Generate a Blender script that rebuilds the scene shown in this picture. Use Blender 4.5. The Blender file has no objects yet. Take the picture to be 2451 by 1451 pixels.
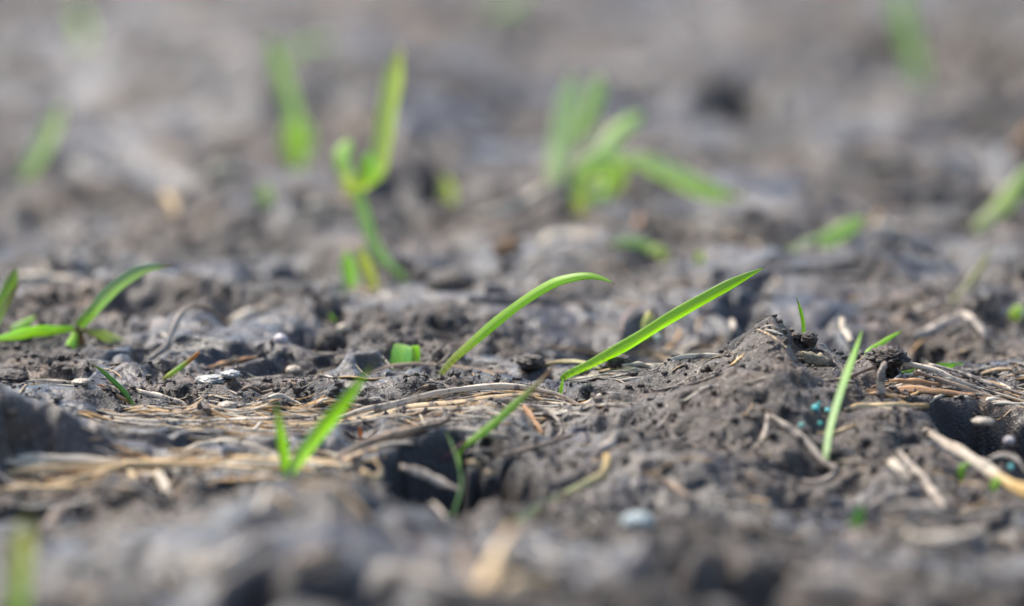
import bpy, math, random
import numpy as np
from mathutils import Vector

# 1 Blender unit = 1 cm (macro photograph of a patch of mud about 15 cm wide)
scene = bpy.context.scene
scene.unit_settings.system = 'METRIC'
scene.unit_settings.scale_length = 0.01
COL = scene.collection
R = math.radians

# ------------------------------------------------------------------ camera
PITCH = R(12.0)
CAM = np.array([0.0, -58.4, 13.7])
cam_data = bpy.data.cameras.new('camera')
cam = bpy.data.objects.new('camera', cam_data)
COL.objects.link(cam)
cam.location = CAM
cam.rotation_euler = (math.pi / 2 - PITCH, 0, 0)
cam_data.sensor_width = 36
cam_data.lens = 144
cam_data.clip_start = 0.5
cam_data.clip_end = 5000
cam_data.dof.use_dof = True
cam_data.dof.focus_distance = 60.0
cam_data.dof.aperture_fstop = 0.079
cam_data.dof.aperture_blades = 0
scene.camera = cam

# ------------------------------------------------------------------ world, sun, exposure
SUN_EL, SUN_AZ = 52.0, 46.0         # degrees; azimuth measured from +Y (behind the scene) towards -X
w = bpy.data.worlds.new('World')
scene.world = w
w.use_nodes = True
nt = w.node_tree
bg = nt.nodes['Background']
sky = nt.nodes.new('ShaderNodeTexSky')
sky.sky_type = 'NISHITA'
sky.sun_disc = False
sky.sun_elevation = R(SUN_EL)
sky.sun_rotation = R(-SUN_AZ)
sky.air_density = 1.0
sky.dust_density = 1.2
sky.ozone_density = 1.6
nt.links.new(sky.outputs[0], bg.inputs[0])
bg.inputs[1].default_value = 0.12
sun_data = bpy.data.lights.new('sun', 'SUN')
sun_data.energy = 2.6
sun_data.angle = R(20)
sun_data.color = (1.0, 0.93, 0.83)
sun = bpy.data.objects.new('sun', sun_data)
COL.objects.link(sun)
sdir = Vector((-math.sin(R(SUN_AZ)) * math.cos(R(SUN_EL)), math.cos(R(SUN_AZ)) * math.cos(R(SUN_EL)), math.sin(R(SUN_EL))))
sun.rotation_euler = sdir.to_track_quat('Z', 'Y').to_euler()
scene.view_settings.view_transform = 'Standard'
scene.view_settings.look = 'None'
scene.view_settings.exposure = 1.62
scene.view_settings.gamma = 1
scene.cycles.use_denoising = True
scene.cycles.max_bounces = 6
scene.cycles.diffuse_bounces = 3

# ------------------------------------------------------------------ pixel <-> place helpers
CP, SP = math.cos(PITCH), math.sin(PITCH)
def ray(u, v):
    a = (u - 1225.5) / 2451 * 0.25
    b = -(v - 725.5) / 2451 * 0.25
    return np.array([a, CP + b * SP, -SP + b * CP])
# the ground falls towards the lens before it rises to the nearest mounds: depths are given on level ground and mapped here
YA = [-30, -12, -10, -9, -8, -6.5, -4, 0, 60]; YB = [-30, -12, -9.6, -8, -6.3, -4.4, -2.75, 0, 60]
def ymap(y): return np.interp(y, YA, YB)
def yinv(y): return np.interp(y, YB, YA)
def P(u, v, y):
    y = float(ymap(y)); d = ray(u, v)
    return CAM + d * ((y - CAM[1]) / d[1])

# ------------------------------------------------------------------ numpy noise
def hash2(ix, iy, seed):
    h = (ix.astype(np.int64) * 374761393 + iy.astype(np.int64) * 668265263 + seed * 1442695041) & 0xFFFFFFFF
    h = ((h ^ (h >> 13)) * 1274126177) & 0xFFFFFFFF
    h = ((h ^ (h >> 16)) * 2246822519) & 0xFFFFFFFF
    return (h ^ (h >> 15)) & 0xFFFFFFFF
def gnoise(x, y, seed):
    ix = np.floor(x); iy = np.floor(y)
    fx = x - ix; fy = y - iy
    sx = fx * fx * fx * (fx * (fx * 6 - 15) + 10); sy = fy * fy * fy * (fy * (fy * 6 - 15) + 10)
    def g(dx, dy):
        a = hash2(ix + dx, iy + dy, seed) * (2 * math.pi / 4294967296.0)
        return np.cos(a) * (fx - dx) + np.sin(a) * (fy - dy)
    n0 = g(0, 0) * (1 - sx) + g(1, 0) * sx
    n1 = g(0, 1) * (1 - sx) + g(1, 1) * sx
    return (n0 * (1 - sy) + n1 * sy) * 1.5
def fbm(x, y, scale, seed, octv=3, gain=0.5, lac=2.07, ridge=False):
    s = 0; a = 1.0; f = 1.0 / scale; t = 0
    for o in range(octv):
        c, q = math.cos(0.7 * o + seed), math.sin(0.7 * o + seed)
        n = gnoise((x * c - y * q) * f + 17.3 * o, (x * q + y * c) * f - 9.1 * o, seed * 31 + o)
        if ridge: n = 1 - 2 * np.abs(n)
        s = s + n * a; t += a; a *= gain; f *= lac
    return s / t
def sstep(e0, e1, x):
    t = np.clip((x - e0) / (e1 - e0), 0, 1)
    return t * t * (3 - 2 * t)

# ------------------------------------------------------------------ ground grid
def axis(pieces, grow, end):
    out = [pieces[0][0]]
    for a, b, s in pieces:
        n = max(1, int(round((b - a) / s)))
        out += list(a + (b - a) * (np.arange(n) + 1) / n)
    lo, hi = [], []
    s = pieces[0][2]; x = out[0]
    while x > -end:
        s *= grow; x -= s; lo.append(x)
    s = pieces[-1][2]; x = out[-1]
    while x < end:
        s *= grow; x += s; hi.append(x)
    return np.array(lo[::-1] + out + hi)
XS = axis([(-17, -9, .08), (-9, 9, .03), (9, 17, .08)], 1.12, 900)
YS = axis([(-20, -13, .10), (-13, -6, .055), (-6, 6, .032), (6, 16, .055), (16, 48, .1)], 1.10, 1500)
GX, GY = np.meshgrid(XS, YS)
FINE = sstep(60, 30, np.abs(GY - 10)) * sstep(30, 18, np.abs(GX))   # the modelled relief fades to coarse relief far away

wx = GX + 0.9 * fbm(GX, GY, 4.0, 3, 2); wy = GY + 0.9 * fbm(GX, GY, 4.0, 4, 2)
base = 0.95 * fbm(wx, wy, 9.0, 11, 3)
base += 1.3 * sstep(20, 60, GY) * fbm(GX, GY, 14.0, 12, 3)
base += 4.0 * sstep(60, 400, np.hypot(GX, GY)) * fbm(GX, GY, 160.0, 13, 3)
base *= 0.45 + 0.55 * sstep(3, 14, np.abs(GY))
base += (yinv(GY) - GY) * .25 * (GY < 0)
H = base

def crest(pts, wf, wb, strength=1.0, y_wob=0.3):
    """raise the ground to a ridge whose top runs through the given (u, v, y) points, with front and back widths"""
    global H
    q = np.array([P(*p) for p in pts])
    o = np.argsort(q[:, 0]); q = q[o]
    zc = np.interp(XS, q[:, 0], q[:, 2]); yc = np.interp(XS, q[:, 0], q[:, 1])
    x0, x1 = q[0, 0], q[-1, 0]
    m = sstep(x0 - 1.2, x0 + 0.4, XS) * sstep(x1 + 1.2, x1 - 0.4, XS) * strength
    yc = yc + y_wob * fbm(XS, XS * 0, 1.3, 77, 2)
    dy = GY - yc[None, :]
    prof = np.where(dy < 0, np.exp(-(dy / wf) ** 2), np.exp(-(np.abs(dy) / wb) ** 1.6))
    H = H + (zc[None, :] - H) * prof * m[None, :]
def bump(u, v, y, r, h, ry=None):
    global H
    p = P(u, v, y); ry = ry or r
    H = H + h * np.exp(-((GX - p[0]) / r) ** 2 - ((GY - p[1]) / ry) ** 2)

# background relief
crest([(-300, 470, 15), (150, 450, 15), (500, 470, 15), (760, 500, 14), (1000, 520, 14)], 2.0, 1.6, .8)
crest([(900, 520, 13), (1150, 470, 13.5), (1300, 440, 14), (1420, 500, 14)], 1.4, 1.2, .8)
crest([(-300, 640, 9.5), (0, 640, 9.5), (300, 630, 9.5), (560, 640, 9.5)], 1.6, 1.0, .7)
crest([(520, 760, 7.2), (600, 735, 7.3), (700, 712, 7.5), (800, 695, 7.6), (880, 668, 7.8), (1000, 660, 8), (1100, 690, 8)], .55, 1.8, 1.0)
crest([(870, 770, 4.9), (1000, 740, 5.2), (1150, 715, 5.5), (1300, 725, 5.6), (1420, 770, 5.4)], 1.6, 1.4, .8)
crest([(1250, 590, 10.5), (1400, 560, 10.8), (1550, 575, 10.8), (1650, 620, 10.4)], 1.2, .8, .8)
crest([(2180, 800, 5.0), (2260, 760, 5.2), (2330, 745, 5.2), (2420, 765, 5.2), (2600, 800, 5.2)], 1.2, .7, .9)
crest([(1900, 560, 12), (2100, 520, 12.5), (2300, 540, 12.5), (2600, 520, 12.5)], 2.4, 1.6, .7)
crest([(1500, 90, 36), (1800, 120, 34), (2100, 60, 36)], 4, 4, .5)
crest([(2200, 60, 34), (2350, 30, 35), (2600, 60, 35)], 2.6, 4, .9)
crest([(300, 110, 32), (600, 90, 33), (1000, 120, 32)], 3, 4, .7)
crest([(620, 200, 24), (800, 180, 25), (1100, 190, 25)], 2.2, 3, .6)
# the mound in focus
crest([(1330, 925, .7), (1400, 905, .7), (1500, 884, .7), (1600, 864, .6), (1700, 842, .5), (1755, 820, .4), (1800, 797, .4), (1826, 788, .4), (1850, 787, .4), (1872, 790, .4),
       (1905, 800, .4), (1940, 818, .5), (2020, 845, .5), (2110, 848, .4), (2200, 872, .2), (2300, 908, 0), (2380, 940, -.2), (2470, 965, -.4), (2800, 1010, -.6)], 3.2, .75, 1.0, .12)
# flat shelf with the long straws
crest([(250, 985, -.6), (500, 960, -.2), (700, 950, 0), (900, 925, .3), (1050, 915, .5), (1200, 905, .6), (1330, 925, .7)], 1.7, 1.1, .7, .1)
# soft clod at the edge, closer than the focus
crest([(-560, 890, -4.6), (-120, 900, -4.6), (0, 925, -4.6), (90, 965, -4.6), (170, 998, -4.7), (230, 1030, -4.8), (270, 1070, -4.8)], 1.3, .8, 1.0, .15)
# closest mounds, far out of focus
crest([(-300, 1420, -10), (100, 1370, -10), (250, 1310, -9.6), (400, 1262, -9.4), (550, 1205, -9.2), (680, 1168, -9), (800, 1166, -9), (900, 1205, -9),
       (1000, 1262, -9.1), (1100, 1300, -9.3), (1200, 1330, -9.4)], 2.0, 1.1, 1.0, .2)
crest([(1380, 1330, -9.8), (1550, 1290, -9.6), (1700, 1262, -9.2), (1850, 1290, -9.4), (2000, 1330, -9.8), (2200, 1350, -10), (2500, 1330, -10), (2900, 1300, -10)], 2.2, 1.2, .9, .3)
crest([(1350, 1130, -5), (1450, 1050, -4.2), (1520, 1040, -4), (1600, 1080, -4.4)], 1.0, .8, .8, .15)
crest([(1950, 1180, -6.5), (2100, 1150, -6), (2250, 1180, -6.2), (2500, 1200, -6.5)], .8, .6, .6, .2)
for a in [(1560, 850, 3.0, 2.2, -.6, 1.4), (2150, 850, 3.2, 2.0, -.6, 1.4), (1850, 860, .2, .35, .12, .5), (1150, 1410, -11.5, 1.0, .45, .8), (300, 1180, -7, .9, .25, .6), (1650, 1160, -6, .8, .3, .7),
          (1750, 1010, -2.6, .7, .22, .8), (2180, 1240, -8.5, .9, .3, .5)]:
    bump(*a)
# hollows: u, v, y, radius x, radius y, depth
for (u, v, y, rx, ry, d) in [(1088, 1162, -6.1, .66, 1.15, 3.4), (1010, 1140, -5.7, .45, .6, 1.4), (1180, 1120, -5.2, .35, .5, .8), (2410, 1040, -2.9, .95, 1.1, 2.0), (2290, 980, -1.6, .6, .5, .6),
                             (1790, 745, 5.2, .28, .8, .6), (700, 600, 9.2, .7, .9, .8), (250, 625, 8.9, .5, .9, .6), (330, 745, 5.6, .45, .8, .6),
                             (2110, 1205, -7.6, .32, .5, 1.6), (1810, 1350, -10.8, 1.1, .6, 2.2), (745, 1400, -12.0, .85, .7, 2.8), (60, 1400, -12, .6, .5, 1.2), (2350, 1380, -12, .8, .6, .9), (450, 1255, -8.3, .6, .5, 1.4), (60, 1205, -7.6, .9, .5, 1.3),
                             (860, 1052, -2.6, .1, .25, .3), (1790, 190, 27, .75, 2.2, 1.6), (2390, 150, 29, 1.2, 2.2, 1.3), (960, 430, 16, .6, 1.2, .7), (1050, 425, 17, .35, 1.2, .8),
                             (760, 860, 3.0, .4, .8, .4), (1080, 835, 3.2, .35, .6, .5), (2150, 935, -.9, .3, .3, .45), (1030, 470, 15, .5, 1, .5), (1900, 1190, -6.6, .35, .45, .5),
                             (1480, 1030, -2.8, .3, .4, .4), (540, 1190, -7, .5, .4, .5), (1290, 900, 1.1, .2, .3, .3), (1430, 925, -.1, .22, .3, .3), (2230, 1200, -7.2, .5, .35, .9),
                             (2050, 1140, -5.9, .2, .3, .4), (1570, 590, 9.6, .35, .8, .5), (2200, 100, 33, 1.6, 2.5, 1.2)]:
    p = P(u, v, y)
    rr = np.hypot((GX - p[0]) / rx, (GY - p[1]) / ry) * (1 + .45 * fbm(GX, GY, .6, 55, 2))
    H = H - d * np.exp(-rr ** 3)

# smooth, slick places and rough, crumbly places
slick = sstep(-.12, .35, fbm(GX, GY, 3.2, 21, 3))
for (u, v, y, r, ry) in [(300, 1060, -2.8, 2.2, 1.2), (850, 1080, -3.2, 1.5, 1.1), (550, 820, 3.4, 1.6, 2), (1800, 720, 6, 2, 2), (1400, 760, 4.6, 1.2, 1.2), (2400, 1000, -2.5, 1.2, 1.4), (2200, 640, 9, 2, 2),
                         (450, 1290, -9.8, 3.2, 1.6), (400, 700, 7.3, 2.2, 1.4), (1560, 800, 3.6, 1.2, 1.2)]:
    p = P(u, v, y); slick = np.maximum(slick, np.exp(-((GX - p[0]) / r) ** 2 - ((GY - p[1]) / ry) ** 2))
for (u, v, y, r, ry) in [(1850, 870, 0, 1.8, 1.5), (1700, 1000, -2.4, 2.6, 2.2), (1200, 960, -.4, 1.6, 1.0), (500, 985, -.8, 2.6, .8), (2100, 1100, -4.5, 2.5, 2)]:
    p = P(u, v, y); slick = slick * (1 - .85 * np.exp(-((GX - p[0]) / r) ** 2 - ((GY - p[1]) / ry) ** 2))
rough = (1 - .88 * slick) * (1 - .35 * sstep(4, 10, GY))
HS = H.copy()

def look(A, x, y):
    x = np.asarray(x, float); y = np.asarray(y, float)
    i = np.clip(np.searchsorted(XS, x) - 1, 0, len(XS) - 2); j = np.clip(np.searchsorted(YS, y) - 1, 0, len(YS) - 2)
    a = np.clip((x - XS[i]) / (XS[i + 1] - XS[i]), 0, 1); b = np.clip((y - YS[j]) / (YS[j + 1] - YS[j]), 0, 1)
    return (A[j, i] * (1 - a) + A[j, i + 1] * a) * (1 - b) + (A[j + 1, i] * (1 - a) + A[j + 1, i + 1] * a) * b
YM = np.arange(-19, 120, .04)
def hit(u, v, A=None):
    A = HS if A is None else A
    d = ray(u, v); t = (YM - CAM[1]) / d[1]
    x = CAM[0] + d[0] * t; z = CAM[2] + d[2] * t
    k = np.argmax(z < look(A, x, YM))
    return np.array([x[k], YM[k], z[k]])

# medium and small relief
H += FINE * (0.5 + .5 * rough) * .17 * fbm(wx, wy, 1.5, 31, 2)
H += FINE * .34 * sstep(4, 9, np.abs(GY + 1)) * fbm(wx * .6, wy * .8, 1.7, 93, 3, .45)
H += FINE * .10 * (rough) * fbm(wx, wy, .75, 33, 3, .55, ridge=True)
rid = fbm(wx * 1.0, wy * .7, .42, 35, 3, .55)
H += FINE * .085 * rough * rid
flake = fbm(wx, wy, 1.1, 37, 2)
H += FINE * .08 * np.round(flake * 5 + .6 * rid) / 2.2 * (1 - .85 * slick)         # little broken ledges
H += FINE * .040 * rough * fbm(GX, GY, .16, 39, 3, .6)
H += FINE * .016 * fbm(GX, GY, .07, 41, 2, .6)
H += FINE * .02 * slick * fbm(GX, GY, .3, 43, 2)
H += FINE * .30 * sstep(3, 7, GY) * fbm(wx * .28, wy * .85, 1.7, 141, 3, .4)
# thin layers with broken, camera-high ledges and cracks
lay = fbm(wx * .42, wy * 1.0, 1.9, 95, 3, .45) * 3.0
fr = lay - np.floor(lay)
H += FINE * .13 * (np.floor(lay) + sstep(.0, .2, fr) - lay) * (.35 + .65 * slick + .3 * sstep(4, 8, GY))
crk = fbm(wx * .45, wy * 1.1, 1.5, 97, 3, .5)
H -= FINE * .17 * np.exp(-(crk / .05) ** 2) * sstep(-.1, .3, fbm(GX, GY, 2.0, 98, 2))
p_ = P(1730, 950, -1.2)
calm = .86 * np.exp(-(((GX - p_[0]) / 3.0) ** 2 + ((GY - p_[1]) / 2.7) ** 2) ** 1.5)
p_ = P(1850, 790, .4)
calm = np.maximum(calm, .85 * np.exp(-((GX - p_[0]) / .7) ** 2 - ((GY - p_[1]) / .7) ** 2))
H = H + (HS - H) * calm
H += FINE * calm * (.05 * fbm(GX, GY, .22, 99, 3, .65) + .035 * fbm(GX, GY, .09, 100, 2, .6) + .10 * fbm(wx * .8, wy, .8, 101, 2))
# small pits
pit = fbm(GX, GY, .5, 47, 2)
H -= FINE * .15 * sstep(.30, .55, pit) * rough
H += FINE * rough * .16 * fbm(wx, wy, .9, 91, 2)

LAID = []
def clear_front():
    """things lying on the mud are not buried by the small bumps next to them"""
    keep = np.zeros_like(H)
    for (u, v, y, rx, ry) in [(0, 960, -4.7, 1.7, .7), (700, 1200, -9.3, 3.0, 1.3), (300, 1320, -9.8, 2.5, 1.2), (1790, 830, .4, 1.25, .9), (1870, 880, -.6, .45, .8)]:
        p = P(u, v, y); keep = np.maximum(keep, np.exp(-(((GX - p[0]) / rx) ** 2 + ((GY - p[1]) / ry) ** 2) ** 2))
    L = np.full_like(H, 50.0)
    for pts, rad in LAID:
        for p, r in zip(pts, rad):
            wd = max(1.5 * r, .05)
            i0, i1 = np.searchsorted(XS, [p[0] - 4 * wd, p[0] + 4 * wd]); j0, j1 = np.searchsorted(YS, [p[1] - 1.6, p[1] + 2 * wd])
            if i1 <= i0 or j1 <= j0: continue
            D = np.maximum(p[1] - YS[j0:j1][:, None], 0); B = np.maximum(YS[j0:j1][:, None] - p[1], 0)
            X = np.abs(XS[i0:i1][None, :] - p[0]) / wd
            lim = p[2] - r * .35 + .18 * D + .6 * B + wd * .8 * np.maximum(X - .8, 0) ** 1.5
            L[j0:j1, i0:i1] = np.minimum(L[j0:j1, i0:i1], lim)
    L = L + keep * 3
    k = .03; d = H - L
    H[:] = np.where(d > -.1, H - np.minimum(k * np.log1p(np.exp(np.clip(d / k, -30, 30))), .3), H)
def conform(pts, rad, k=.8):
    """press the mud up against a thing that lies on it"""
    LAID.append((np.array(pts), np.array(rad)))
    for p, r in zip(pts, rad):
        wd = max(2.2 * r, .07)
        i0, i1 = np.searchsorted(XS, [p[0] - 3 * wd, p[0] + 3 * wd]); j0, j1 = np.searchsorted(YS, [p[1] - 5 * wd, p[1] + 5 * wd])
        if i1 <= i0 or j1 <= j0: continue
        dx = XS[i0:i1][None, :] - p[0]; dy = (YS[j0:j1][:, None] - p[1]) / 1.6
        g = np.exp(-(dx ** 2 + dy ** 2) / wd ** 2)
        s = H[j0:j1, i0:i1]
        H[j0:j1, i0:i1] = s + (p[2] - r * k - s) * g * .6

# ------------------------------------------------------------------ materials
def mat(name):
    m = bpy.data.materials.new(name); m.use_nodes = True
    t = m.node_tree; b = t.nodes['Principled BSDF']
    return m, t, b, t.nodes['Material Output']
def nd(t, kind, **kw):
    n = t.nodes.new('ShaderNode' + kind)
    for k, v in kw.items():
        if k.startswith('_'): setattr(n, k[1:], v)
        else: n.inputs[k.replace('_', ' ')].default_value = v
    return n
def noise(t, vec, scale, detail=4, rough=.55):
    n = nd(t, 'TexNoise', Scale=scale, Detail=detail, Roughness=rough); t.links.new(vec, n.inputs['Vector']); return n.outputs['Fac']
def ramp(t, fac, stops):
    n = t.nodes.new('ShaderNodeValToRGB'); t.links.new(fac, n.inputs[0])
    e = n.color_ramp.elements
    while len(e) < len(stops): e.new(.5)
    for q, (p, c) in zip(e, stops):
        q.position = p; q.color = (c[0], c[1], c[2], 1) if not isinstance(c, (int, float)) else (c, c, c, 1)
    return n.outputs[0]
def mixc(t, fac, a, b, mode='MIX'):
    n = t.nodes.new('ShaderNodeMix'); n.data_type = 'RGBA'; n.blend_type = mode
    for s, v in ((n.inputs[0], fac), (n.inputs[6], a), (n.inputs[7], b)):
        if isinstance(v, bpy.types.NodeSocket): t.links.new(v, s)
        elif isinstance(v, (int, float)): s.default_value = v
        else: s.default_value = (*v, 1)
    return n.outputs[2]
def math_(t, op, a, b=0.0):
    n = t.nodes.new('ShaderNodeMath'); n.operation = op
    for s, v in ((n.inputs[0], a), (n.inputs[1], b)):
        if isinstance(v, bpy.types.NodeSocket): t.links.new(v, s)
        else: s.default_value = v
    return n.outputs[0]

def mud_material(name, wet_attr=True):
    m, t, b, out = mat(name)
    tc = t.nodes.new('ShaderNodeTexCoord').outputs['Object']
    if not wet_attr:
        g = t.nodes.new('ShaderNodeNewGeometry'); tc = g.outputs['Position']
    big = noise(t, tc, .55, 4); mid = noise(t, tc, 2.6, 5, .6); fine = noise(t, tc, 14, 4, .7)
    grain = nd(t, 'TexVoronoi', Scale=32.0); t.links.new(tc, grain.inputs['Vector'])
    c = ramp(t, mid, [(.32, (.005, .004, .003)), (.45, (.027, .020, .0145)), (.56, (.083, .061, .043)), (.68, (.24, .185, .13))])
    c = mixc(t, 1.0, c, ramp(t, big, [(.36, (.50, .51, .54)), (.50, (.92, .91, .90)), (.62, (1.4, 1.32, 1.2))]), 'MULTIPLY')
    mpb = nd(t, 'Mapping'); mpb.inputs['Scale'].default_value = (.22, .62, .6); t.links.new(tc, mpb.inputs[0])
    c = mixc(t, 1.0, c, ramp(t, noise(t, mpb.outputs[0], 1.0, 4, .55), [(.37, (.30, .29, .30)), (.50, (.88, .86, .84)), (.62, (1.8, 1.62, 1.42))]), 'MULTIPLY')
    c = mixc(t, ramp(t, noise(t, tc, 1.1, 3), [(.50, 0.0), (.62, .6)]), c, (.115, .080, .052))
    c = mixc(t, .55, c, ramp(t, fine, [(.3, (.25, .25, .25)), (.7, (1.0, .97, .93))]), 'MULTIPLY')
    sp = ramp(t, grain.outputs['Color'], [(.74, 0.0), (.80, 1.0)])
    spk = mixc(t, ramp(t, fine, [(.4, 0.0), (.6, 1.0)]), (.06, .045, .03), (.42, .38, .32))
    c = mixc(t, math_(t, 'MULTIPLY', sp, .55), c, spk)
    if not wet_attr:
        c = mixc(t, .55, c, (.085, .068, .053))
    if wet_attr:
        wa = nd(t, 'Attribute', _attribute_name='wet').outputs['Fac']
    else:
        wa = math_(t, 'MULTIPLY', big, .3)
    wet = math_(t, 'ADD', wa, math_(t, 'MULTIPLY', math_(t, 'SUBTRACT', mid, .5), .9))
    wetc = ramp(t, wet, [(.30, 0.0), (.62, 1.0)])
    c = mixc(t, wetc, c, mixc(t, .55, c, (.028, .025, .024)))
    if wet_attr:                                   # smooth pale clay clods
        cl = ramp(t, fine, [(.3, (.040, .030, .022)), (.5, (.078, .059, .044)), (.7, (.145, .114, .085))])
        cl = mixc(t, math_(t, 'MULTIPLY', sp, .65), cl, spk)
        cl = mixc(t, .8, cl, ramp(t, noise(t, tc, 5.5, 4, .65), [(.36, (.38, .37, .37)), (.52, (1, 1, 1)), (.66, (1.35, 1.3, 1.22))]), 'MULTIPLY')
        cf = math_(t, 'MULTIPLY', nd(t, 'Attribute', _attribute_name='clay').outputs['Fac'], ramp(t, mid, [(.34, .25), (.5, .9)]))
        c = mixc(t, cf, c, cl)
    if wet_attr:                                   # shade inside the hollows, painted as a near-black soil colour
        c = mixc(t, nd(t, 'Attribute', _attribute_name='hollow_shade').outputs['Fac'], c, mixc(t, fine, (.008, .008, .009), (.04, .036, .034)))
    c = mixc(t, 1.0, c, (.80, .76, .72), 'MULTIPLY')
    t.links.new(c, b.inputs['Base Color'])
    t.links.new(ramp(t, wet, [(.15, .60), (.42, .42), (.62, .31)]), b.inputs['Roughness'])
    b.inputs['Specular IOR Level'].default_value = .45
    b1 = nd(t, 'Bump', Strength=.85, Distance=.035)
    h = math_(t, 'ADD', math_(t, 'ADD', math_(t, 'MULTIPLY', noise(t, tc, 9, 6, .72), 1.0), math_(t, 'MULTIPLY', noise(t, tc, 34, 3, .7), .55)), math_(t, 'MULTIPLY', grain.outputs['Distance'], .45))
    t.links.new(h, b1.inputs['Height'])
    t.links.new(ramp(t, wet, [(.2, .9), (.65, .5)]), b1.inputs['Strength'])
    t.links.new(b1.outputs[0], b.inputs['Normal'])
    return m
MUD = mud_material('wet_mud'); CRUMB = mud_material('crumbly_mud', False)

def leaf_material():
    m, t, b, out = mat('grass_leaf')
    ca = nd(t, 'Attribute', _attribute_name='Col').outputs['Color']
    uv = t.nodes.new('ShaderNodeUVMap').outputs[0]
    mp = nd(t, 'Mapping'); mp.inputs['Scale'].default_value = (16, 1.2, 1); t.links.new(uv, mp.inputs[0])
    st = noise(t, mp.outputs[0], 1.0, 3, .6)
    g = t.nodes.new('ShaderNodeNewGeometry').outputs['Position']
    bl = noise(t, g, 5.0, 3, .6)
    c = mixc(t, .55, ca, ramp(t, st, [(.36, (.60, .68, .50)), (.62, (1, 1, 1))]), 'MULTIPLY')
    sx = t.nodes.new('ShaderNodeSeparateXYZ'); t.links.new(uv, sx.inputs[0])
    mid_ = math_(t, 'ABSOLUTE', math_(t, 'SUBTRACT', sx.outputs[0], .5))
    c = mixc(t, ramp(t, mid_, [(.02, .45), (.07, 0.0)]), c, mixc(t, .6, ca, (.85, .95, .5)))
    g2 = t.nodes.new('ShaderNodeNewGeometry').outputs['Position']
    dust = math_(t, 'SUBTRACT', noise(t, g2, 26, 3, .65), math_(t, 'MULTIPLY', sx.outputs[1], .055))
    c = mixc(t, ramp(t, dust, [(.50, 0.0), (.60, .85)]), c, (.12, .10, .075))
    c = mixc(t, ramp(t, bl, [(.45, 0.0), (.8, .35)]), c, mixc(t, .5, ca, (.55, .58, .10)))
    t.links.new(c, b.inputs['Base Color'])
    b.inputs['Roughness'].default_value = .38
    b.inputs['Specular IOR Level'].default_value = .45
    bp = nd(t, 'Bump', Strength=.35, Distance=.01); t.links.new(st, bp.inputs['Height']); t.links.new(bp.outputs[0], b.inputs['Normal'])
    tr = t.nodes.new('ShaderNodeBsdfTranslucent')
    t.links.new(mixc(t, 1.0, c, (1.0, .92, .6), 'MULTIPLY'), tr.inputs[0])
    mx = t.nodes.new('ShaderNodeMixShader'); mx.inputs[0].default_value = .6
    t.links.new(b.outputs[0], mx.inputs[1]); t.links.new(tr.outputs[0], mx.inputs[2]); t.links.new(mx.outputs[0], out.inputs[0])
    return m
def straw_material():
    m, t, b, out = mat('dry_straw')
    ca = nd(t, 'Attribute', _attribute_name='Col').outputs['Color']
    mudf = nd(t, 'Attribute', _attribute_name='Col').outputs['Alpha']
    uv = t.nodes.new('ShaderNodeUVMap').outputs[0]
    mp = nd(t, 'Mapping'); mp.inputs['Scale'].default_value = (14, 1.5, 1); t.links.new(uv, mp.inputs[0])
    st = noise(t, mp.outputs[0], 1.0, 4, .65)
    g = t.nodes.new('ShaderNodeNewGeometry').outputs['Position']
    md = noise(t, g, 4.5, 5, .65); fn = noise(t, g, 22, 3, .7)
    c = mixc(t, .8, ca, ramp(t, st, [(.32, (.35, .28, .22)), (.5, (.85, .8, .74)), (.7, (1.15, 1.12, 1.1))]), 'MULTIPLY')
    mm = ramp(t, math_(t, 'ADD', md, math_(t, 'MULTIPLY', math_(t, 'SUBTRACT', mudf, .5), .5)), [(.53, 0.0), (.61, .88)])
    mudc = ramp(t, fn, [(.35, (.035, .03, .026)), (.65, (.17, .14, .115))])
    c = mixc(t, mm, c, mudc)
    t.links.new(c, b.inputs['Base Color'])
    t.links.new(ramp(t, md, [(.3, .42), (.6, .75)]), b.inputs['Roughness'])
    bp = nd(t, 'Bump', Strength=.6, Distance=.02); t.links.new(math_(t, 'ADD', st, math_(t, 'MULTIPLY', fn, .8)), bp.inputs['Height']); t.links.new(bp.outputs[0], b.inputs['Normal'])
    return m
LEAF = leaf_material(); STRAW = straw_material()
def stone_material(name, col, rough=.5):
    m, t, b, out = mat(name)
    g = t.nodes.new('ShaderNodeTexCoord').outputs['Object']
    n = noise(t, g, 18, 4, .6)
    t.links.new(mixc(t, .7, col, ramp(t, n, [(.3, (.55, .52, .5)), (.65, (1, 1, 1))]), 'MULTIPLY'), b.inputs['Base Color'])
    b.inputs['Roughness'].default_value = rough
    bp = nd(t, 'Bump', Strength=.4, Distance=.01); t.links.new(n, bp.inputs['Height']); t.links.new(bp.outputs[0], b.inputs['Normal'])
    return m

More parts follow.
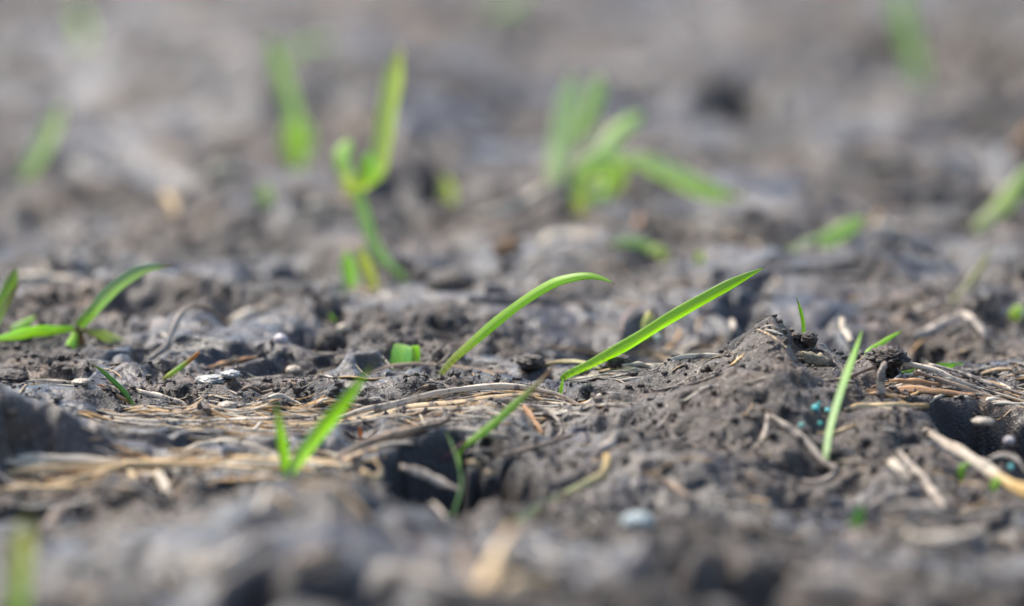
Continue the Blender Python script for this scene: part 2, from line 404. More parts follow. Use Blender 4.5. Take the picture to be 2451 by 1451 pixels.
# ------------------------------------------------------------------ mesh helpers
def mesh_np(name, verts, quads, material, loc=(0, 0, 0), parent=None, cols=None, uvs=None, tris=False, smooth=True):
    me = bpy.data.meshes.new(name)
    v = np.asarray(verts, np.float64) - np.asarray(loc)
    q = np.asarray(quads, np.int32); k = q.shape[1]
    me.vertices.add(len(v)); me.vertices.foreach_set('co', v.astype(np.float32).ravel())
    me.loops.add(q.size); me.loops.foreach_set('vertex_index', q.ravel())
    me.polygons.add(len(q))
    me.polygons.foreach_set('loop_start', np.arange(0, q.size, k, dtype=np.int32))
    me.polygons.foreach_set('use_smooth', np.full(len(q), smooth))
    if cols is not None:
        a = me.color_attributes.new('Col', 'FLOAT_COLOR', 'POINT'); a.data.foreach_set('color', np.asarray(cols, np.float32).ravel())
    if uvs is not None:
        l = me.uv_layers.new(name='UVMap'); l.data.foreach_set('uv', np.asarray(uvs, np.float32)[q.ravel()].ravel())
    me.materials.append(material)
    me.update(calc_edges=True); me.validate()
    o = bpy.data.objects.new(name, me); COL.objects.link(o)
    if parent is not None:
        o.parent = parent; o.location = np.asarray(loc) - np.asarray(parent.location)
    else: o.location = loc
    return o
def tag(o, label, cat, group=None):
    o['label'] = label; o['category'] = cat
    if group: o['group'] = group
    return o
def spline(pts, n):
    p = np.asarray(pts, float)
    if len(p) == 2: p = np.array([p[0], (p[0] + p[1]) / 2, p[1]])
    L = np.r_[0, np.cumsum(np.linalg.norm(np.diff(p, axis=0), axis=1))]
    e = np.vstack([2 * p[0] - p[1], p, 2 * p[-1] - p[-2]])
    out = []
    for s in np.linspace(0, L[-1], n):
        i = min(max(np.searchsorted(L, s) - 1, 0), len(p) - 2)
        t = (s - L[i]) / max(L[i + 1] - L[i], 1e-9)
        a, b_, c, d = e[i], e[i + 1], e[i + 2], e[i + 3]
        out.append(.5 * ((2 * b_) + (-a + c) * t + (2 * a - 5 * b_ + 4 * c - d) * t * t + (-a + 3 * b_ - 3 * c + d) * t ** 3))
    return np.array(out)
def lerp_stops(stops, t):
    ts = [s[0] for s in stops]
    return np.stack([np.interp(t, ts, [s[1][k] for s in stops]) for k in range(3)], -1)
def frames(c, roll, twist):
    T = np.gradient(c, axis=0); T /= np.linalg.norm(T, axis=1)[:, None]
    V = CAM - c; S = np.cross(T, V); S /= np.linalg.norm(S, axis=1)[:, None]
    for i in range(1, len(S)):
        if S[i] @ S[i - 1] < 0: S[i] = -S[i]
    N = np.cross(S, T)
    a = R(roll) + R(twist) * np.linspace(0, 1, len(c))
    S2 = S * np.cos(a)[:, None] + N * np.sin(a)[:, None]; N2 = -S * np.sin(a)[:, None] + N * np.cos(a)[:, None]
    return S2, N2

PX = 15 / 2451          # one photograph pixel at the focus distance, in cm
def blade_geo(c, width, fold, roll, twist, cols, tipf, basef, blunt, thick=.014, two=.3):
    n = len(c); t = np.linspace(0, 1, n)
    S, N = frames(c, roll, twist)
    prof = (basef + (1 - basef) * sstep(0, .35, t))
    prof = prof * (1 - np.clip((t - tipf * .9) / (1 - tipf * .9), 0, 1) ** 2.0 * (1 if not blunt else .25))
    wd = width * np.maximum(prof, .05)
    wd = wd * (1 + .04 * np.sin(t * 23 + c[0, 0]))
    ks = np.linspace(-1, 1, 9)
    top = np.array([(k, -abs(k) ** 1.2 * fold) for k in ks]); rows = []
    prof2 = np.array([(k, -abs(k) ** 1.2 * fold) for k in ks[::-1]])
    V, UV, C = [], [], []
    base_c = lerp_stops(cols, t)
    for i in range(n):
        h = wd[i] / 2; th = thick * min(1, wd[i] / width + .2)
        for k, d in top:
            V.append(c[i] + S[i] * k * h + N[i] * (d * h + th / 2)); UV.append((k * .5 + .5, t[i] * 6)); C.append((*(base_c[i] * (1 + two * k)), 1))  # one half lighter, one darker: fold shading put into the blade colour
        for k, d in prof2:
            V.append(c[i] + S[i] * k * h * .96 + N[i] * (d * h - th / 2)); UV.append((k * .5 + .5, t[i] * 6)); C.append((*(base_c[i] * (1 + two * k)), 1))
    m = 18; Q = []
    for i in range(n - 1):
        for j in range(m):
            a = i * m + j; b_ = i * m + (j + 1) % m
            Q.append((a, b_, b_ + m, a + m))
    for i, s in ((0, 1), (n - 1, -1)):
        for j in range(8):
            f = (i * m + j, i * m + j + 1, i * m + 16 - j, i * m + 17 - j)
            Q.append(f if s < 0 else f[::-1])
    return np.array(V), np.array(Q), np.array(C), np.array(UV)

LIME = (.52, .82, .10); GREEN = (.36, .62, .08); DARK = (.16, .34, .11); MINT = (.60, .86, .42); YEL = (.68, .78, .16); PALE = (.72, .74, .42)
PURP = (.22, .07, .11); BRN = (.30, .19, .09); TAN = (.55, .42, .22)
def blade(pix, width, y=None, lean=0.0, cols=None, fold=.35, roll=25, twist=0, tipf=.55, basef=.55, blunt=False, parent=None, name='blade', root=True, ys=None, sink=.12, n=34, clear=False):
    """a grass blade whose path runs through the given photograph points at a real depth; width in photograph pixels"""
    if ys is None:
        if y is None: y = float(yinv(hit(*pix[0])[1]))
        ys = [y + lean * i / (len(pix) - 1) for i in range(len(pix))]
    pts = [P(u, v, yy) for (u, v), yy in zip(pix, ys)]
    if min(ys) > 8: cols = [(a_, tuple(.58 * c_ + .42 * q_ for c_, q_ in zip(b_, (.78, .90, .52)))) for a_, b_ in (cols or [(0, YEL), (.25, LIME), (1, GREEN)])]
    d = (np.mean(ymap(ys)) - CAM[1]) * CP + 2.6
    if root:
        gz = look(H, pts[0][0], pts[0][1])
        LAID.append(([pts[0]], [.07]))
        p0 = pts[0].copy(); p0[2] = min(pts[0][2] - sink, gz - .05)
        if gz < pts[0][2] - .25: p0 = pts[0] - (pts[1] - pts[0]) / np.linalg.norm(pts[1] - pts[0]) * .3
        pts = [p0] + pts
    elif clear: LAID.append((pts, [.05] * len(pts)))
    c = spline(pts, n)
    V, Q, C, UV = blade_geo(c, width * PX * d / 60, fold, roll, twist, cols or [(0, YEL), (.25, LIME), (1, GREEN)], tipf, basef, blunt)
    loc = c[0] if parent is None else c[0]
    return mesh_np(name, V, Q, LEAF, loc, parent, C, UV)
def sprout(label, pix, width, cat='grass blade', group=None, **kw):
    return tag(blade(pix, width, name='grass_shoot', **kw), label, cat, group)
def root_empty(name, u, v, y, label, cat):
    e = bpy.data.objects.new(name, None); e.empty_display_size = .2
    p = P(u, v, y); e.location = (p[0], p[1], p[2]); COL.objects.link(e)
    bpy.context.view_layer.update()
    return tag(e, label, cat)

def tube_geo(c, rad, flat, roll, cols, mud, rng, m=12, wob=.16):
    n = len(c); S, N = frames(c, roll, rng.uniform(-60, 60))
    t = np.linspace(0, 1, n); base_c = lerp_stops(cols, t)
    V, C, UV = [], [], []
    jag = [rng.uniform(-1, 1) for _ in range(m)]
    T = np.gradient(c, axis=0); T /= np.linalg.norm(T, axis=1)[:, None]
    ph = rng.uniform(0, 9)
    for i in range(n):
        for j in range(m):
            a = 2 * math.pi * j / m
            r = rad[i] * (1 - .16 * (j % 3 == 0)) * (1 + wob * math.sin(3 * a + ph + 9 * t[i]) + wob * .7 * math.sin(17 * t[i] + 2 * a + ph))
            p = c[i] + S[i] * math.cos(a) * r + N[i] * math.sin(a) * r * flat
            if i in (0, n - 1): p = p + T[i] * jag[j] * rad[i] * .9 * (1 if i else -1)
            V.append(p); C.append((*base_c[i], mud)); UV.append((abs(2 * j / m - 1), t[i] * 5))
    Q = []
    for i in range(n - 1):
        for j in range(m):
            a = i * m + j; b_ = i * m + (j + 1) % m
            Q.append((a, b_, b_ + m, a + m))
    for i, s in ((0, 1), (n - 1, -1)):         # closed, slightly hollow ends
        k = len(V); V.append(c[i] + T[i] * rad[i] * (.3 if i == 0 else -.3)); C.append((*(base_c[i] * .5), mud)); UV.append((.5, 0))
        for j in range(0, m):
            f = (i * m + j, i * m + (j + 1) % m, k, k)
            Q.append(f if s < 0 else f[::-1])
    return V, Q, C, UV
def fix_tris(Q):
    return Q
ST_PALE = [(0, (.58, .49, .36)), (.5, (.66, .58, .45)), (1, (.50, .40, .28))]
ST_GOLD = [(0, (.58, .40, .19)), (.5, (.66, .50, .28)), (1, (.52, .34, .15))]
ST_ORNG = [(0, (.38, .19, .08)), (.5, (.48, .26, .11)), (1, (.3, .16, .07))]
ST_BRWN = [(0, (.25, .18, .12)), (.5, (.36, .26, .17)), (1, (.22, .15, .1))]
ST_GREY = [(0, (.42, .35, .27)), (.5, (.54, .46, .36)), (1, (.36, .29, .22))]
srng = random.Random(5)
def straw_geo(pix, wpx, cols, mud=.5, ys=None, flat=.48, lift=False, taper=(.75, .6), n=None, dz=0):
    if ys is None:
        a, b_ = float(yinv(hit(*pix[0])[1])), float(yinv(hit(*pix[-1])[1]))
        if abs(a - b_) > 2.2: b_ = a + math.copysign(2.2, b_ - a)
        ys = [a + (b_ - a) * i / (len(pix) - 1) for i in range(len(pix))]
    elif isinstance(ys, (int, float)): ys = [ys] * len(pix)
    pts = [P(u, v, yy) for (u, v), yy in zip(pix, ys)]
    L = sum(np.linalg.norm(np.subtract(a, b_)) for a, b_ in zip(pts, pts[1:]))
    n = n or int(min(60, max(12, L * 14)))
    c = spline(pts, n)
    d = (np.mean(ymap(ys)) - CAM[1]) * CP + 2.6
    t = np.linspace(0, 1, n)
    rad = wpx * PX * d / 60 / 2 * (taper[0] + (1 - taper[0]) * sstep(0, .3, t)) * (1 - (1 - taper[1]) * sstep(.6, 1, t))
    rad = rad * (1 + .10 * np.sin(t * 14 + pix[0][0]))
    wig = np.cumsum(np.array([[srng.gauss(0, 1) for _ in range(3)] for _ in range(n)]), axis=0); wig -= np.linspace(0, 1, n)[:, None] * wig[-1]
    c = c + wig * rad.mean() * .06
    if not lift: conform(c, rad)
    else:
        e = [i for i in (0, 1, -2, -1) if c[i][2] - look(H, c[i][0], c[i][1]) < .15]
        if e: conform(c[e], rad[e])
        LAID.append((c, rad))
    return tube_geo(c, rad, flat, srng.uniform(-30, 30), cols, mud, srng), c[0]
def straw(label, pix, wpx, cols=ST_PALE, cat='straw stalk', name='straw_stalk', group=None, parent=None, **kw):
    (V, Q, C, UV), loc = straw_geo(pix, wpx, cols, **kw)
    o = mesh_mixed(name, V, Q, STRAW, loc, C, UV, parent)
    return tag(o, label, cat, group) if parent is None else o
def mesh_mixed(name, V, Q, material, loc, C, UV, parent=None):
    F = [tuple(dict.fromkeys(q)) for q in Q]
    me = bpy.data.meshes.new(name)
    Vl = np.asarray(V) - np.asarray(loc)
    me.from_pydata(Vl.tolist(), [], F)
    a = me.color_attributes.new('Col', 'FLOAT_COLOR', 'POINT'); a.data.foreach_set('color', np.asarray(C, np.float32).ravel())
    l = me.uv_layers.new(name='UVMap'); idx = np.empty(len(me.loops), np.int32); me.loops.foreach_get('vertex_index', idx)
    l.data.foreach_set('uv', np.asarray(UV, np.float32)[idx].ravel())
    me.polygons.foreach_set('use_smooth', np.ones(len(me.polygons), bool))
    me.materials.append(material); me.update()
    o = bpy.data.objects.new(name, me); COL.objects.link(o)
    if parent is not None: o.parent = parent; o.location = np.asarray(loc) - np.asarray(parent.location)
    else: o.location = loc
    return o

# lumpy stones and clods
def ico(sub):
    import bmesh
    bm = bmesh.new(); bmesh.ops.create_icosphere(bm, subdivisions=sub, radius=1)
    v = np.array([x.co[:] for x in bm.verts]); f = np.array([[q.index for q in p.verts] for p in bm.faces]); bm.free()
    return v, f
ICO1, ICO3 = ico(1), ico(4)
def lump(name, u, v, wpx, hpx, material, label, cat, y=None, dep=1.0, amp=.45, seed=1, group=None, sink=.3, freq=1.6, tilt=0):
    vv, f = ICO3
    p = hit(u, v + hpx * .3) if y is None else P(u, v, y)
    d = (p[1] - CAM[1]) * CP + 2.6; k = PX * d / 60 / 2
    n = fbm(vv[:, 0] + 3.1 * vv[:, 2], vv[:, 1] - 2.3 * vv[:, 2], 1 / freq, seed, 4, .6)
    q = vv * (1 + amp * n)[:, None] * np.array([wpx * k, wpx * k * dep, hpx * k])
    a = R(tilt); q = np.stack([q[:, 0] * math.cos(a) - q[:, 2] * math.sin(a), q[:, 1], q[:, 0] * math.sin(a) + q[:, 2] * math.cos(a)], -1)
    if y is None: c = np.array([p[0], p[1], look(H, p[0], p[1]) + hpx * k * (.7 - sink)])
    else: c = p
    conform([c], [wpx * k * .7], .3 * hpx / wpx)
    o = mesh_np(name, q + c, f, material, c, None, None, None)
    return tag(o, label, cat, group)

exec_order = []
# ================================================================== STRAW AND DEBRIS (laid first: the mud is pressed up to it)
straw('long crusted straw, upper strand of the pair crossing in front of the arched green blade', [(790, 1012), (860, 985), (950, 968), (1040, 944), (1130, 932), (1230, 928), (1330, 944), (1390, 972)], 16, ST_PALE, mud=.45, ys=[-1.7, -1.4, -1, -.7, -.5, -.4, -.5, -.7])
straw('long crusted straw, lower strand of the pair crossing in front of the arched green blade', [(640, 1018), (760, 1016), (880, 1000), (980, 975), (1080, 966), (1180, 950), (1260, 946), (1310, 960)], 15, ST_GOLD, mud=.56, ys=[-1.9, -1.8, -1.5, -1.2, -1, -.8, -.7, -.7])
straw('golden thin straw lying just above the long crusted pair', [(840, 1000), (920, 972), (1000, 958), (1060, 950)], 8, ST_GOLD, mud=.3, ys=[-1.3, -1, -.8, -.7])
straw('flat whitish grass litter strip behind the V-shaped sprout', [(250, 1000), (360, 1012), (470, 1014), (600, 1008), (720, 1000), (830, 992)], 16, ST_PALE, mud=.58, ys=[-1.6, -1.7, -1.7, -1.6, -1.5, -1.3])
straw('pale ragged straw strip beside the small dark curved blade', [(330, 935), (380, 948), (430, 962), (455, 980)], 14, ST_PALE, mud=.55, ys=[0, -.2, -.4, -.6])
straw('narrow straw strip running under the whitish litter', [(420, 1024), (520, 1022), (640, 1030), (730, 1032)], 9, ST_GOLD, mud=.45, ys=-2.1)
straw('thin rusty brown stem arching in front of the cut leaf stub', [(880, 893), (930, 878), (990, 871), (1060, 876), (1130, 884), (1215, 893)], 11, ST_BRWN, mud=.35, ys=[1.3, 1.5, 1.6, 1.6, 1.5, 1.3], lift=True)
straw('thick tan stalk leaning up from the V-shaped sprout towards the dark hole', [(800, 1106), (850, 1078), (920, 1050), (1000, 1028), (1060, 1010), (1086, 984)], 28, ST_BRWN, mud=.5, ys=[-4.8, -4.5, -4.2, -4, -3.8, -3.5], taper=(.9, .4))
straw('pale grey stalk crossing the foot of the brown-tipped blade', [(1078, 1026), (1120, 1032), (1175, 1040), (1240, 1052)], 18, ST_GREY, mud=.5, ys=[-3.6, -3.6, -3.7, -3.8], taper=(.7, .3), lift=True)
straw('short orange straw slanting down from the crusted pair', [(1254, 972), (1275, 1002), (1300, 1042)], 15, ST_ORNG, mud=.42, ys=[-1.6, -2.0, -2.5], taper=(.6, .9))
straw('curled grey root fibre looping around the short orange straw', [(1240, 968), (1290, 975), (1330, 1000), (1345, 1030), (1330, 1050)], 8, ST_GREY, mud=.55, ys=[-1.5, -1.7, -2, -2.4, -2.7], cat='root fibre', name='root_fibre')
straw('slim brown straw on the slope beyond the dark hole', [(1195, 1092), (1260, 1076), (1310, 1062), (1370, 1040)], 11, ST_BRWN, mud=.4, ys=[-4.2, -4, -3.8, -3.4])
straw('dry leaf sheath curving behind the foot of the straight green blade', [(1285, 878), (1340, 866), (1395, 868), (1440, 884)], 11, [(0, BRN), (.5, (.5, .42, .2)), (1, (.45, .5, .2))], mud=.3, ys=[1.5, 1.5, 1.3, 1.1])
straw('bright golden straw beside the foot of the straight green blade', [(1468, 882), (1520, 886), (1570, 890), (1622, 896)], 16, ST_GOLD, mud=.28, ys=[.9, .7, .6, .5], taper=(.5, .5))
straw('small white-tan husk lying on top of the bright golden straw', [(1490, 876), (1530, 872), (1562, 880)], 12, ST_PALE, mud=.4, ys=.8)
straw('short pale straw lying on the mound under the golden one', [(1480, 912), (1530, 906), (1590, 904)], 9, ST_PALE, mud=.42, ys=.1)
straw('straw bridging up to the mound peak with a bent dark end', [(1578, 886), (1598, 866), (1630, 856), (1690, 851), (1775, 856)], 13, ST_PALE, mud=.45, ys=[.4, .5, .6, .4, .1])
straw('thin curled rootlet rising beside the straight green blade', [(1432, 858), (1445, 838), (1468, 832), (1478, 836)], 4, ST_GREY, mud=.5, ys=1.5, cat='root fibre', name='root_fibre', lift=True)
straw('upper straw of the bundle sloping down beside the flat green leaf', [(2105, 852), (2160, 868), (2230, 884), (2300, 916), (2370, 940), (2470, 966)], 16, ST_PALE, mud=.5, ys=[.3, .2, .1, -.1, -.2, -.4], lift=True)
straw('lower straw of the bundle sloping down beside the flat green leaf', [(2190, 890), (2260, 912), (2330, 936), (2400, 960), (2480, 982)], 13, ST_BRWN, mud=.45, ys=[-.2, -.2, -.3, -.4, -.5], lift=True)
straw('thin dark twig crossing the sloping straw bundle', [(2225, 872), (2300, 892), (2370, 918), (2460, 948)], 9, ST_GREY, mud=.5, ys=[.5, .4, .2, 0], lift=True)
straw('rust orange stalk lying directly under the flat green leaf', [(2130, 916), (2190, 914), (2250, 924)], 17, ST_ORNG, mud=.3, ys=[-.3, -.3, -.4], taper=(.9, .8))
straw('longer rust orange stalk, lowest of the two under the flat green leaf', [(2075, 940), (2150, 934), (2240, 938), (2335, 946)], 20, ST_ORNG, mud=.36, ys=[-.9, -.8, -.8, -.7], taper=(.9, .7))
straw('golden jointed straw beside the leaning mint blade', [(2022, 982), (2060, 974), (2130, 972), (2220, 972)], 19, ST_GOLD, mud=.36, ys=[-2.3, -2.1, -2, -1.9], taper=(.6, .8))
straw('brown muddy twig crossing behind the leaning mint blade', [(1910, 928), (1960, 920), (2020, 906), (2095, 878)], 15, ST_BRWN, mud=.6, ys=[-1.1, -1, -.9, -.6], taper=(.7, .7))
straw('upright muddy stump standing beside the rust orange stalks', [(2112, 955), (2106, 925), (2108, 895), (2118, 872)], 22, ST_GREY, mud=.75, ys=[-1.7, -1.6, -1.6, -1.5], taper=(.9, .7))
straw('pale flat straw running down to the foot of the leaning mint blade', [(1846, 994), (1885, 1024), (1930, 1058), (1962, 1098), (2002, 1122)], 18, ST_GREY, mud=.5, taper=(.5, .9))
straw('bent tan straw curving below the leaning mint blade', [(2004, 1118), (1992, 1142), (1950, 1158), (1900, 1150), (1840, 1130)], 17, ST_GREY, mud=.55)
straw('short amber straw touching the leaning mint blade', [(1955, 1038), (2000, 1036), (2048, 1018)], 12, ST_GOLD, mud=.35, ys=[-3.5, -3.4, -3.2])
straw('grey straw hanging down the side of the broad mound', [(1838, 990), (1832, 1030), (1818, 1062), (1798, 1080)], 13, ST_GREY, mud=.55)
straw('thick pale straw ending in amber, crossing below the black hollow', [(2225, 1036), (2280, 1072), (2340, 1108), (2400, 1148), (2470, 1182)], 30, [(0, (.45, .36, .26)), (.55, (.6, .52, .4)), (.75, (.62, .42, .15)), (1, (.6, .38, .12))], mud=.38, ys=[-3.9, -4.5, -5.2, -6, -6.8], taper=(.6, 1))
straw('curled grey stem arching over a gap beside the thick pale straw', [(2362, 1102), (2400, 1090), (2436, 1102), (2462, 1140)], 15, ST_GREY, mud=.45, ys=[-5, -4.9, -5, -5.3], lift=True)
straw('grey-brown twig slanting across the muddy hump', [(2152, 1078), (2190, 1128), (2222, 1165), (2262, 1216)], 20, ST_GREY, mud=.55, ys=[-4.8, -5.6, -6.3, -7], taper=(.6, .8))
straw('muddy straw curving in front of the small black gap', [(2110, 1222), (2170, 1212), (2240, 1224), (2300, 1236), (2380, 1226), (2410, 1212)], 24, ST_GREY, mud=.5, ys=[-7.9, -7.9, -8, -8, -7.8, -7.6])
straw('light tan straw, closest of those in front of the small black gap', [(2170, 1276), (2230, 1290), (2300, 1280), (2350, 1268)], 28, ST_PALE, mud=.5, ys=[-9, -9.1, -9, -8.9])
straw('white-ended bead-like straw end poking from the hump', [(2130, 1105), (2150, 1122), (2180, 1150)], 24, ST_PALE, mud=.3, ys=[-5.6, -5.9, -6.2], taper=(.8, .7))
straw('yellowed blade fragment leaning on the rough knoll', [(1452, 1086), (1450, 1118), (1425, 1148), (1350, 1182)], 20, [(0, (.5, .33, .1)), (.5, (.5, .42, .2)), (1, (.4, .45, .2))], mud=.35, ys=[-5.4, -5.7, -6, -6.4], flat=.3)
straw('rotting forked stem standing up on the rough knoll', [(1432, 1092), (1448, 1070), (1470, 1050), (1472, 1010)], 26, ST_GREY, mud=.7, ys=[-4.9, -4.7, -4.5, -4.3])
straw('faint tan straw on the slope below the rough knoll', [(1560, 1138), (1610, 1162), (1650, 1190)], 13, ST_BRWN, mud=.4, ys=[-6, -6.5, -7])
straw('curved pale straw low in front of the dark hole', [(1215, 1284), (1270, 1276), (1330, 1258), (1370, 1238)], 13, ST_PALE, mud=.35, ys=[-8.8, -8.6, -8.3, -8])
# the straw mat beside the V-shaped sprout
straw('topmost straw of the golden mat, reaching towards the V-shaped sprout', [(440, 1080), (490, 1064), (550, 1060), (610, 1072), (668, 1088)], 17, ST_PALE, mud=.34, ys=[-3.7, -3.6, -3.6, -3.8, -4])
straw('thin pale straw lying alone above the golden mat', [(140, 1074), (250, 1078), (330, 1078), (410, 1084)], 12, ST_PALE, mud=.45, ys=[-3.7, -3.8, -3.9, -4])
straw('broad whitish straw along the upper rim of the golden mat', [(30, 1100), (120, 1096), (200, 1100), (290, 1104)], 22, ST_PALE, mud=.3, ys=[-5.3, -5.3, -5.2, -5.1])
straw('long tan straw under the broad whitish one in the mat', [(-20, 1140), (80, 1124), (180, 1120), (280, 1112), (400, 1112), (530, 1120)], 22, ST_GOLD, mud=.36, ys=[-5.8, -5.7, -5.6, -5.4, -5.2, -5.2])
straw('golden straw rising diagonally inside the mat', [(120, 1160), (180, 1150), (250, 1130), (310, 1112)], 24, ST_GOLD, mud=.3, ys=[-6.2, -6, -5.7, -5.4])
straw('orange-tan straw at the lower rim of the mat', [(-20, 1176), (60, 1172), (140, 1172), (220, 1164)], 26, ST_GOLD, mud=.34, ys=[-6.4, -6.3, -6.3, -6.2])
straw('darker straw half buried below the orange-tan one', [(60, 1196), (150, 1192), (230, 1186)], 20, ST_BRWN, mud=.45, ys=[-6.8, -6.8, -6.7])
straw('pale straw crossing from the mat to the foot of the V-shaped sprout', [(360, 1108), (450, 1112), (560, 1120), (680, 1128)], 20, ST_GOLD, mud=.36, ys=[-4.9, -5, -5.2, -5.4])
straw('straw running from the V-shaped sprout to the thick tan stalk', [(560, 1098), (650, 1100), (740, 1100), (820, 1108)], 20, ST_GOLD, mud=.36, ys=[-4.7, -4.8, -4.9, -5])
straw('pale straw lying just below the one beside the V-shaped sprout', [(480, 1132), (560, 1112), (650, 1114), (760, 1122)], 18, ST_PALE, mud=.4, ys=[-5.4, -5.1, -5.2, -5.3])
straw('short thick stub pointing down from the straw mat', [(376, 1130), (392, 1158), (408, 1200)], 27, ST_PALE, mud=.26, ys=[-5.6, -5.9, -6.4], taper=(.6, 1))
straw('round cut straw end below the thick stub', [(400, 1246), (403, 1232), (404, 1222)], 27, ST_BRWN, mud=.35, ys=[-8.2, -7.6, -7.2])
straw('small tan stub hanging from the middle of the mat', [(295, 1118), (310, 1135), (328, 1148)], 22, ST_GOLD, mud=.3, ys=[-5.4, -5.6, -5.8])
straw('flat tan chip resting in the dark hollow before the mat', [(252, 1268), (280, 1262), (305, 1270)], 26, ST_PALE, mud=.4, ys=-8.6)
straw('muddy stick sloping into the dark hollow before the mat', [(100, 1275), (130, 1235), (165, 1205)], 22, ST_BRWN, mud=.55, ys=[-8.6, -7.8, -7])
straw('yellow curled husk at the rim of the dark hole', [(868, 1128), (888, 1140), (905, 1145), (912, 1122), (900, 1106)], 17, ST_GOLD, mud=.35, ys=[-6, -6.1, -6.1, -5.9, -5.8], lift=True)
straw('grey splinter lying across the dark hole', [(960, 1118), (1010, 1135), (1060, 1158), (1102, 1172)], 22, ST_GREY, mud=.55, ys=[-5.6, -5.8, -6, -6.2], taper=(.7, .4), lift=True)
straw('pale splinter on the near rim of the dark hole', [(1036, 1202), (1056, 1226), (1074, 1248)], 11, ST_GREY, mud=.4, ys=[-7.2, -7.5, -7.8])
straw('small tan chip on the wall of the dark hole, upper of two', [(1118, 1106), (1135, 1108), (1148, 1116)], 11, ST_GOLD, mud=.35, ys=-5)
straw('small tan chip on the wall of the dark hole, lower of two', [(1160, 1132), (1172, 1130), (1186, 1134)], 11, ST_GOLD, mud=.35, ys=-5.3)
straw('fine grey fibre sticking into the dark hole', [(1115, 1082), (1150, 1078), (1195, 1076)], 8, ST_GREY, mud=.5, ys=-4.7, lift=True, cat='root fibre', name='root_fibre')
# mid distance
straw('dry tan stem kinked upward beside the long drooping blade', [(345, 872), (372, 850), (402, 826), (418, 785), (436, 748), (462, 733)], 15, [(0, (.4, .33, .27)), (.6, (.5, .42, .34)), (1, (.35, .28, .2))], mud=.35, ys=[2.4, 2.5, 2.6, 2.8, 3, 3.3], lift=True, taper=(.7, .6))
straw('faint brown loop continuing from the kinked tan stem', [(462, 733), (500, 738), (530, 758), (548, 778)], 12, ST_BRWN, mud=.5, ys=[3.4, 3.7, 4, 4.3], lift=True)
straw('tan chunk of stalk lying before the dark crevice', [(552, 772), (590, 758), (628, 738)], 32, ST_PALE, mud=.4, ys=[5.2, 5.4, 5.6])
straw('orange rotten stalk lying on the slick mud', [(500, 882), (555, 870), (615, 856)], 18, ST_ORNG, mud=.42, ys=[1.9, 2.1, 2.3])
straw('thin straw strip reaching behind the cut leaf stub', [(590, 912), (660, 905), (740, 895), (800, 880)], 12, ST_PALE, mud=.5, ys=[1.2, 1.4, 1.6, 1.9])
straw('slender straw lying along the near edge of the clod', [(40, 914), (120, 912), (200, 918)], 9, ST_PALE, mud=.4, ys=[.9, .9, .8])
straw('arched tan flake before the white chip', [(570, 938), (600, 928), (632, 944)], 10, ST_BRWN, mud=.35, ys=.3, lift=True)
straw('angular straw flake shaped like a tent near the whitish strip', [(605, 966), (640, 955), (672, 948), (700, 960), (728, 974)], 12, ST_PALE, mud=.45, ys=[-.5, -.5, -.5, -.6, -.8], lift=True)
straw('broad tan stem lying beyond the hooked mud clods', [(2180, 808), (2230, 790), (2290, 758), (2300, 750)], 26, ST_GREY, mud=.5, ys=[4, 4.2, 4.6, 4.7])
straw('muddy fork leaning down from the broad tan stem', [(2300, 748), (2340, 775), (2360, 815)], 24, ST_GREY, mud=.6, ys=[4.4, 4, 3.5])
straw('upright curved tan husk behind the mound', [(2016, 762), (2022, 790), (2040, 820)], 21, ST_PALE, mud=.25, ys=[3.2, 3, 2.6], taper=(.7, .9))
straw('small brown peg beside the black gap beyond the mound', [(1752, 765), (1756, 790)], 14, ST_PALE, mud=.4, ys=[4.4, 4.1])
straw('pinkish dried stem curving on the slick mud', [(1490, 800), (1492, 770), (1512, 742), (1540, 728)], 11, [(0, (.35, .25, .2)), (1, (.4, .3, .25))], mud=.4, ys=[3.8, 4, 4.3, 4.6])
straw('orange straw fragment far beyond the arched blade', [(1180, 602), (1212, 592), (1245, 580)], 34, ST_ORNG, mud=.4, ys=[9.8, 10, 10.2])
straw('short upright orange bit near the far curled plant', [(1525, 545), (1530, 510)], 18, ST_ORNG, mud=.3, ys=[11.6, 11.9])
straw('pale straw lump on the bank below the far curled plant', [(700, 500), (780, 492), (850, 490)], 30, ST_PALE, mud=.5, ys=[13.2, 13.4, 13.4])
straw('long pale stalk on the far bank leading to the curled plant', [(1140, 520), (1220, 500), (1300, 460), (1345, 440)], 34, ST_PALE, mud=.45, ys=[12.4, 12.8, 13.4, 13.8])
straw('pale flat stalk at the foot of the far ridge', [(1290, 585), (1350, 562), (1420, 572)], 32, ST_PALE, mud=.45, ys=[10, 10.4, 10.3])
straw('tan husk near the far lone slanted blade', [(2080, 555), (2120, 545), (2170, 552)], 38, ST_PALE, mud=.4, ys=[11.4, 11.6, 11.5])
straw('reddish stalk at the edge beyond the yellowing stems', [(2425, 370), (2460, 330), (2500, 300)], 40, ST_ORNG, mud=.5, ys=[17, 17.4, 18])
straw('tan straw flake on the far bank beside the pale blade', [(40, 665), (110, 672), (190, 680)], 36, ST_PALE, mud=.35, ys=[7.6, 7.5, 7.4])
straw('creamy husk on the bank beside the double background plant', [(505, 420), (540, 410), (560, 400)], 52, [(0, (.30, .28, .2)), (1, (.32, .3, .2))], mud=.3, ys=[15.4, 15.6, 15.8])
straw('orange-tan husk standing on the far bank', [(395, 470), (415, 490), (425, 520)], 36, ST_GOLD, mud=.4, ys=[14, 13.6, 13.2])
